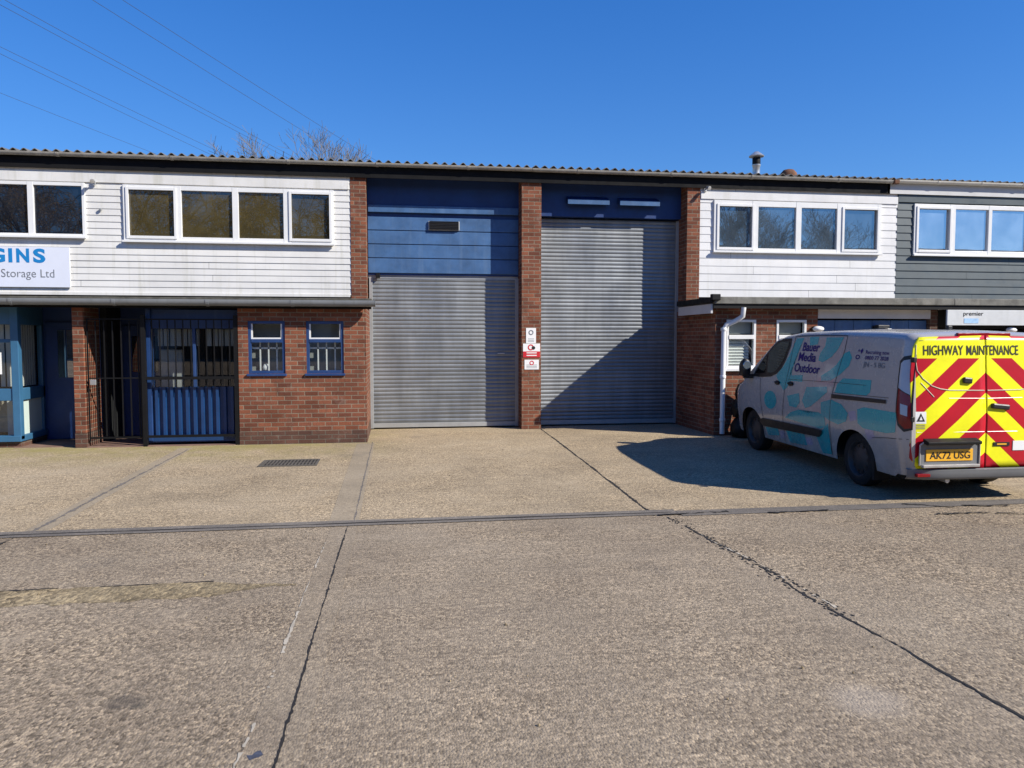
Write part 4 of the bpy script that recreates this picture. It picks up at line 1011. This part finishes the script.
    # teal and violet graphics on the near side
    T = [
        [(2.66, 1.84), (2.46, 1.845), (2.56, 1.62), (2.68, 1.42), (2.66, 1.30), (2.35, 1.32), (2.34, 1.22), (2.66, 1.22), (2.78, 1.10), (2.86, 1.06), (3.0, 1.16), (3.14, 1.27), (2.94, 1.42), (2.80, 1.60)],
        arc(3.27, .885, .20, .14),
        [(2.30, 1.86), (2.05, 1.87), (2.06, 1.76), (2.26, 1.74)],
        [(1.86, 1.86), (1.44, 1.865), (1.52, 1.72), (1.66, 1.60), (1.86, 1.52), (1.98, 1.54), (1.96, 1.64), (1.86, 1.74)],
        [(1.36, 1.66), (1.26, 1.69), (1.18, 1.61), (1.22, 1.50), (1.40, 1.38), (1.60, 1.29), (1.84, 1.27), (1.86, 1.34), (1.66, 1.42), (1.52, 1.50)],
        [(1.44, 1.255), (1.32, 1.335), (.70, 1.35), (.70, 1.20), (.78, 1.15), (1.48, 1.135)],
        [(.94, .97), (.80, 1.01), (.16, 1.01), (.17, .78), (.34, .75), (.80, .75), (.92, .80)],
        [(1.80, .98), (1.55, 1.04), (1.30, 1.0), (1.14, .90), (1.18, .79), (1.36, .73), (1.58, .76), (1.78, .82)],
        [(2.20, 1.16), (1.68, 1.20), (1.66, 1.13), (1.84, 1.02), (2.06, .90), (2.20, .86), (2.30, .96), (2.24, 1.06)],
        [(2.74, .99), (2.40, 1.06), (2.36, .94), (2.46, .84), (2.66, .85)],
        [(2.80, .66), (2.62, .76), (2.40, .82), (2.10, .80), (1.84, .84), (1.70, .80), (1.66, .66), (1.80, .62)],
        [(3.48, .44), (3.06, .475), (3.02, .36), (3.40, .32)],
        [(2.80, .47), (2.26, .48), (2.20, .33), (2.70, .30)],
        [(1.92, .48), (1.60, .72), (1.57, .30), (1.80, .285)],
    ]
    [out(side_patch([p], .0022+.0001*i), 'teal_graphic', M['teal']) for i, p in enumerate(T)]
    V = [[(3.02, .44), (2.84, .46), (2.82, .34), (2.98, .33)], [(2.26, .44), (2.06, .46), (2.04, .36), (2.2, .34)], [(1.14, .92), (.98, .95), (.94, .84), (1.08, .80)], [(.78, .74), (.60, .76), (.56, .66), (.70, .62)]]
    [out(side_patch([p], .0022), 'lilac_graphic', M['lilac']) for p in V]
    for txt, x0, z0, h, w in (('Bauer', 2.45, 1.665, .118, .46), ('Media', 2.53, 1.520, .118, .48), ('Outdoor', 2.60, 1.362, .118, .70)):
        out(side_text(txt, x0, z0, h, w, .0045, .022, .12), 'lettering', M['violet'])
    out(side_text('Recruiting now', .90, 1.665, .045, .50, .0045, .006), 'small_lettering', M['violet'])
    out(side_text('0800 77 2028', .90, 1.595, .045, .50, .0045, .010), 'small_lettering', M['violet'])
    out(side_text('JN - 5 BG', .92, 1.505, .06, .46, .0045, .010), 'small_lettering', M['sign_greytext'])
    ring = []
    for k in range(14):
        a, b = arc(1.06, 1.62, .045, .03, n=14)[k], arc(1.06, 1.62, .028, .018, n=14)[k]; c, d = arc(1.06, 1.62, .045, .03, n=14)[(k+1) % 14], arc(1.06, 1.62, .028, .018, n=14)[(k+1) % 14]
        ring.append([a, c, d, b])
    out(side_patch(ring+[[(1.02, 1.70), (.98, 1.73), (.96, 1.70), (.99, 1.66)], [(1.07, 1.69), (1.05, 1.72), (1.03, 1.69)]], .0045), 'round_logo', M['violet'])
    # rear doors
    def rear_x(y, z): return -.006+lean(z)+.03*(abs(y)/.88)**4
    def rear_poly(polys, off, mirror_uv=True, cut=.08):
        bm = bmesh.new()
        for p in polys: bm.faces.new([bm.verts.new((0, y, z)) for y, z in p])
        bmesh.ops.triangulate(bm, faces=bm.faces)
        ys = [q.co.y for q in bm.verts]; zs = [q.co.z for q in bm.verts]
        k = min(ys)+cut
        while k < max(ys): bmesh.ops.bisect_plane(bm, geom=bm.verts[:]+bm.edges[:]+bm.faces[:], plane_co=(0, k, 0), plane_no=(0, 1, 0)); k += cut
        k = min(zs)+cut
        while k < max(zs): bmesh.ops.bisect_plane(bm, geom=bm.verts[:]+bm.edges[:]+bm.faces[:], plane_co=(0, 0, k), plane_no=(0, 0, 1)); k += cut
        m = MB(); bm.verts.index_update()
        for q in bm.verts: m.v.append(Vector((rear_x(q.co.y, q.co.z)-off, q.co.y, q.co.z)))
        for f in bm.faces:
            m.f.append([q.index for q in f.verts]); m.uv[len(m.f)-1] = [(q.co.y, q.co.z) for q in f.verts]
        bm.free(); return m
    def door_outline(s_):
        w = lambda z: y_side(.06, z)-.005
        pts = [(s_*.006, .385), (s_*.83, .385), (s_*.855, .44)]+[(s_*min(.905, w(.44+.07*k)), .44+.07*k) for k in range(1, 20)]
        zt = pts[-1][1]; wt = abs(pts[-1][0])
        pts += [(s_*(wt-.015), zt+.03), (s_*(wt-.06), 1.875), (s_*.006, 1.895)]
        return pts
    for s_ in (1, -1):
        m = rear_poly([door_outline(s_)], .012); o = m.build('rear_door', M['chev'], v, smooth=30)
        sl = o.modifiers.new('thick', 'SOLIDIFY'); sl.thickness = .016; sl.offset = 0
    RD = [o for o in v.children if o.name.startswith('rear_door')]
    def P(y, z, off=.02): return (rear_x(y, z)-off, y, z)
    # pressed window outline and panel creases, their highlights painted as pale tubes
    for s_ in (1, -1):
        par = RD[0] if s_ == 1 else RD[1]
        u_ = [(.835, 1.79), (.845, 1.62), (.83, 1.50), (.765, 1.41), (.66, 1.325), (.56, 1.29), (.44, 1.275), (.02, 1.27)]
        MB().tube([P(s_*a, b, .021) for a, b in u_], .006, 6).build('window_edge', M['ridge'], par, smooth=60)
        MB().tube([P(s_*a, b, .021) for a, b in [(.79, 1.36), (.64, 1.20)]], .005, 6).build('panel_crease', M['ridge'], par)
        MB().tube([P(s_*a, b, .020) for a, b in [(.46, 1.185), (.02, 1.18)]], .004, 6).build('panel_crease', M['ridge'], par)
        MB().tube([P(s_*a, b, .020) for a, b in [(.84, .80), (.3, .80), (.02, .80)]], .004, 6).build('panel_crease', M['ridge'], par)
        MB().tube([P(s_*a, b, .020) for a, b in [(.80, 1.835), (.02, 1.85)]], .004, 6).build('panel_crease', M['seam'], par)
        for hz in (1.62, .95): MB().box(-.015, .05, s_*.895-.02, s_*.895+.02, hz-.03, hz+.03).build('hinge', M['plastic'], par, bevel=.006)
    mb = MB(); add_text(mb, 'HIGHWAY', .108, lambda a, b: P(.755-a, 1.675+b, .0245), width=.482, bold=.008); add_text(mb, 'MAINTENANCE', .108, lambda a, b: P(.233-a, 1.675+b, .0245), width=.652, bold=.008); mb.build('rear_lettering', M['letter'], v, fix=False)
    MB().box(.06, .10, -.33, .33, 1.885, 1.925).build('brake_light', M['lens_red'], v, bevel=.006)
    MB().obox(P(-.17, 1.085, .03), (0, 1, .1), (1, 0, 0), (0, -.1, 1), .11, .025, .03).build('door_handle', M['plastic'], v, bevel=.015)
    MB().obox(P(.235, 1.385, .03), (0, 1, .1), (1, 0, 0), (0, -.1, 1), .055, .02, .035).build('lock_cover', M['plastic'], v, bevel=.015)
    # number plate recess
    MB().prism([(.82, .43), (.82, .66), (.74, .715), (.16, .715), (.08, .66), (.08, .43)], 'x', -.036, -.028).build('plate_recess', M['grey_plastic'], v)
    mb = MB()
    for a, b in (((.82, .43), (.82, .66)), ((.82, .66), (.74, .715)), ((.74, .715), (.16, .715)), ((.16, .715), (.08, .66)), ((.08, .66), (.08, .43))):
        mb.tube([(-.042, *a), (-.042, *b)], .009, 8)
    mb.build('recess_edge', M['silver'], v, smooth=50)
    hd = MB().prism([(-.03, .735), (-.13, .705), (-.13, .675), (-.10, .665), (-.03, .68)], 'y', .12, .78).build('plate_light_hood', M['black'], v, bevel=.006)
    MB().box(-.085, -.03, .10, .80, .405, .438).build('recess_ledge', M['silver'], v, bevel=.006)
    pl = MB().box(-.046, -.037, .165, .745, .475, .61).build('number_plate', M['plate'], v, bevel=.004)
    mb = MB(); add_text(mb, 'AK72 USG', .078, lambda a, b: (-.0485, .70-a, .503+b), width=.50, bold=.014); mb.build('plate_lettering', M['letter'], pl, fix=False)
    # stickers
    st = rear_poly([[(.86, .90), (.86, 1.035), (.735, 1.035), (.735, .90)]], .0225).build('warning_sticker', M['sign_white'], v, fix=False)
    mb = MB().face([P(.845, .925, .0245), P(.75, .925, .0245), P(.797, 1.02, .0245)]); mb.build('warning_triangle', M['letter'], st, fix=False)
    mb = MB().face([P(.815, .94, .0255), P(.78, .94, .0255), P(.797, .985, .0255)]); mb.build('triangle_centre', M['sign_white'], st, fix=False)
    mb = MB()
    for k in range(3): mb.face([P(.85, .84+k*.02, .0225), P(.745, .84+k*.02, .0225), P(.745, .848+k*.02, .0225), P(.85, .848+k*.02, .0225)])
    mb.build('sticker_text', M['sign_greytext'], st, fix=False)
    bd = MB().obox(P(-.20, .655, .024), (0, 1, 0), (1, 0, 0), (0, 0, 1), .10, .005, .022).build('black_label', M['plastic'], v)
    MB().obox(P(-.20, .655, .0295), (0, 1, 0), (1, 0, 0), (0, 0, 1), .06, .001, .008).build('label_text', M['plate'], bd)
    sq = MB().obox(P(-.42, .635, .024), (0, 1, 0), (1, 0, 0), (0, 0, 1), .075, .003, .055).build('white_sticker', M['sign_white'], v)
    # rear bumper and lower trim
    bp = []
    for k in range(-12, 13):
        y = .925*k/12; t = abs(k)/12; bp.append((-.075+.10*t**5, y))
    mb = MB(); rows = [(.385, .03), (.375, -.005), (.345, 0.0), (.29, .005), (.262, .03), (.25, .12)]
    idx = [[mb.vert((x+dx, y, z)) for x, y in bp] for z, dx in rows]
    for a, b in zip(idx, idx[1:]):
        for i in range(len(a)-1): mb.f.append([a[i], a[i+1], b[i+1], b[i]])
    b_ = mb.build('rear_bumper', M['grey_plastic'], v, smooth=50)
    for s_ in (1, -1): MB().box(-.072, -.02, s_*.78-.08, s_*.78+.08, .30, .335).build('reflector', M['lens_red'], b_, bevel=.005)
    for s_ in (1, -1): MB().box(.66, .70, s_*.80-.11, s_*.80+.11, .13, .36).build('mud_flap', M['tyre'], v)
    MB().tube([(.5, .45, .27), (.0, .45, .245), (-.02, .45, .245)], .028, 10).build('exhaust', M['metal'], v)
    MB().obox((.98, -.25, 1.985), (1, 0, 0), (0, 1, 0), (0, 0, 1), .03, .03, .03).build('roof_aerial', M['plastic'], v, bevel=.01)
    # park it
    v.location = (6.64, 7.86, gz(7.9)+.002); v.rotation_euler = (R(0), R(-.55), R(90-.9))
    return v

# ------------------------------------------------------------------ trees, cables
def bare_tree(name, h, bark, twig, seed, droop=0., spread=.55, levels=5, twig_r=.012, kids=(3, 4)):
    rnd = random.Random(seed); T = MB(); W = MB(); base = Vector((0, 0, 0))
    def grow(p, d, L, r, lv):
        n = 4 if lv > 1 else 3; pts = [p.copy()]; rs = [r]
        for i in range(n):
            d = (d+Vector((rnd.uniform(-1, 1), rnd.uniform(-1, 1), rnd.uniform(-.3, .9)))*.13).normalized()
            if lv <= 1: d = (d+Vector((0, 0, -droop))).normalized()
            p = p+d*L/n; pts.append(p.copy()); rs.append(r*(1-.45*(i+1)/n))
        (T if lv >= 3 else W).tube(pts, [max(twig_r, q) for q in rs], 6 if lv >= 3 else 3, caps=False)
        if lv == 0: return
        k = rnd.randint(*kids)+(2 if lv == levels else 0)
        for j in range(k):
            t = rnd.uniform(.35, 1) if j else 1.; i = min(n-1, int(t*n)); q = pts[i].lerp(pts[i+1], t*n-i) if i < n else pts[-1]
            a = rnd.uniform(0, 2*math.pi); s_ = d.orthogonal().normalized(); s_ = Matrix.Rotation(a, 3, d) @ s_
            nd = (d*(1-spread*.6)+s_*spread*rnd.uniform(.6, 1.3)+Vector((0, 0, .18))).normalized()
            grow(q, nd, L*rnd.uniform(.58, .78), r*.5, lv-1)
    grow(base, Vector((0, 0, 1)), h*.36, h*.016, levels)
    e = empty(name)
    T.build('trunk', bark, e, smooth=60, fix=False); W.build('crown', twig, e, fix=False)
    return e
def copy_tree(o):
    c = o.copy(); C.objects.link(c)
    for ch in o.children:
        k = ch.copy(); C.objects.link(k); k.parent = c
    return c

def trees():
    b = bare_tree('bare_tree', 12, M['bark'], M['twig'], 5, twig_r=.008, levels=6, kids=(3, 4))
    spots = [((-5.9, 46, 0), 0, 1.20, 'pale bare birch rising behind the left roof, tallest of the three'), ((-9.2, 47, 0), 2.1, .955, 'faint bare tree behind the roof, leftmost of the three'), ((-3.2, 48, 0), 4., .95, 'low bare tree top showing behind the roof right of the birch')]
    for i, (p, a, s_, lab) in enumerate(spots):
        o = b if i == 0 else copy_tree(b)
        o.location = p; o.rotation_euler.z = a; o.scale = (s_,)*3; tag(o, lab, 'tree', 'bare trees behind the roof')
    w = bare_tree('willow_tree', 19, M['willow_bark'], M['willow_twig'], 11, droop=.25, twig_r=.016, kids=(4, 5))
    for i, (p, a, s_) in enumerate([((-14, -44, .4), 0, 1.), ((-6, -46, .4), 1.3, 1.08), ((-22, -45, .4), 2.2, 1.02), ((-30, -44, .4), 3.9, 1.05)]):
        o = w if i == 0 else copy_tree(w)
        o.location = p; o.rotation_euler.z = a; o.scale = (s_,)*3; tag(o, 'yellow twigged bare willow across the yard', 'tree', 'willows across the yard')
    for i, (p, a, s_) in enumerate([((31, -44, .4), .6, 1.35), ((38, -45, .4), 2.6, 1.3), ((26, -44, .4), 5., 1.3), ((45, -46, .4), 1.7, 1.25)]):
        o = copy_tree(b); o.location = p; o.rotation_euler.z = a; o.scale = (s_,)*3; tag(o, 'bare birch standing across the yard', 'tree', 'birches across the yard')

def opposite():
    # unseen block added across the yard, behind the camera: it shades its own ground and shuts off the low sky
    u = empty('warehouse', (0, -26, .4)); tag(u, 'long brick warehouse with grey doors across the yard', 'building')
    MB().box(-75, 75, -40, -26, -.2, 8.6).build('wall', M['brick'], u)
    MB().box(-75.3, 75.3, -40.3, -25.7, 8.6, 8.9).build('roof', M['roof'], u)
    for k in range(14):
        x = -66+k*10; MB().box(x-1.6, x+1.6, -26.04, -25.99, .3, 4.6).build('door', M['rail'], u)
        MB().box(x+2.4, x+5.6, -26.05, -25.99, 5.6, 6.8).build('window', M['glass_a2'], u)
def cables():
    # high voltage lines crossing far behind the units; (x, y, z) at two ends with a little sag
    for i, (p, q, sag, lab) in enumerate(CABLES):
        p, q = Vector(p), Vector(q); pts = []
        for k in range(25):
            t = k/24; c = p.lerp(q, t); c.z -= sag*4*t*(1-t); pts.append(c)
        mb = MB().tube(pts, .032, 5)
        o = mb.build('overhead_cable', M['cable'], origin=p); tag(o, lab, 'cable', 'overhead power cables crossing the sky')
CABLES = []

# ------------------------------------------------------------------ light, camera
def light():
    w = bpy.data.worlds.new('World'); bpy.context.scene.world = w; w.use_nodes = True; nt = w.node_tree
    bg = nt.nodes['Background']; s = nt.nodes.new('ShaderNodeTexSky'); s.sky_type = 'NISHITA'; s.sun_disc = False
    s.sun_elevation = math.asin(SUN.z); s.sun_rotation = math.atan2(SUN.x, SUN.y)
    s.altitude = 0; s.air_density = 1.0; s.dust_density = .05; s.ozone_density = 3.2
    h = nt.nodes.new('ShaderNodeHueSaturation'); h.inputs['Hue'].default_value = .517; h.inputs['Saturation'].default_value = 1.36; h.inputs['Value'].default_value = 3.05
    # a very clear spring sky: its brightest, hazy parts are rolled off, c / (1 + c / k)
    d = nt.nodes.new('ShaderNodeVectorMath'); d.operation = 'MULTIPLY_ADD'; d.inputs[1].default_value = (1/3.2, 1/6., 1/10.); d.inputs[2].default_value = (1, 1, 1)
    q = nt.nodes.new('ShaderNodeVectorMath'); q.operation = 'DIVIDE'
    nt.links.new(s.outputs[0], d.inputs[0]); nt.links.new(s.outputs[0], q.inputs[0]); nt.links.new(d.outputs[0], q.inputs[1]); nt.links.new(q.outputs[0], h.inputs['Color']); nt.links.new(h.outputs[0], bg.inputs[0]); bg.inputs[1].default_value = .05
    l = bpy.data.lights.new('Sun', 'SUN'); l.energy = 5.0; l.angle = R(.53); l.color = (1, .94, .84)
    o = bpy.data.objects.new('Sun', l); C.objects.link(o); o.rotation_euler = SUN.to_track_quat('Z', 'Y').to_euler(); o.location = (20, -20, 30)
def camera():
    c = bpy.data.cameras.new('Camera'); c.lens = 27; c.sensor_width = 36; c.clip_end = 3000; c.clip_start = .05
    o = bpy.data.objects.new('Camera', c); C.objects.link(o); o.location = (0, 0, 1.8)
    o.rotation_euler = Euler((R(90-3.35), 0, R(-8.5)), 'XYZ'); bpy.context.scene.camera = o
    sc = bpy.context.scene; sc.render.resolution_x = 1024; sc.render.resolution_y = 768
    sc.view_settings.view_transform = 'Standard'; sc.view_settings.look = 'None'; sc.view_settings.exposure = .6; sc.view_settings.gamma = 1

CABLES = [
    ((-58.48, 54.599999999999994, 41.6), (9.85, 271.5, 41.6), 1.0, 'overhead cable, upper strand of the pair crossing the top left corner'),
    ((-59.86, 55.3, 41.6), (7.41, 269.1, 41.6), 1.0, 'overhead cable, lower strand of the pair crossing the top left corner'),
    ((-65.47, 69.4, 41.6), (-4.5, 277.7, 41.6), 1.0, 'overhead cable, upper strand of the middle pair at the left edge'),
    ((-66.0, 72.1, 41.6), (-8.78, 279.7, 41.6), 1.0, 'overhead cable, lower strand of the middle pair at the left edge'),
    ((-76.69, 90.19999999999999, 41.6), (-15.73, 278.2, 41.6), 1.0, 'lowest overhead cable, alone above the roof at far left'),
    ((-49.28, 52.5, 41.6), (18.57, 257.7, 41.6), 1.0, 'second highest overhead cable, ending near the birch top'),
    ((-47.01, 52.0, 41.6), (30.33, 269.4, 41.6), 1.0, 'highest overhead cable, farthest right across the sky'),
]
mk(); ground(); unit_left(); unit_right(); unit_dark(); bays_small(); shade_bags(); van(); trees(); opposite(); cables(); light(); camera()
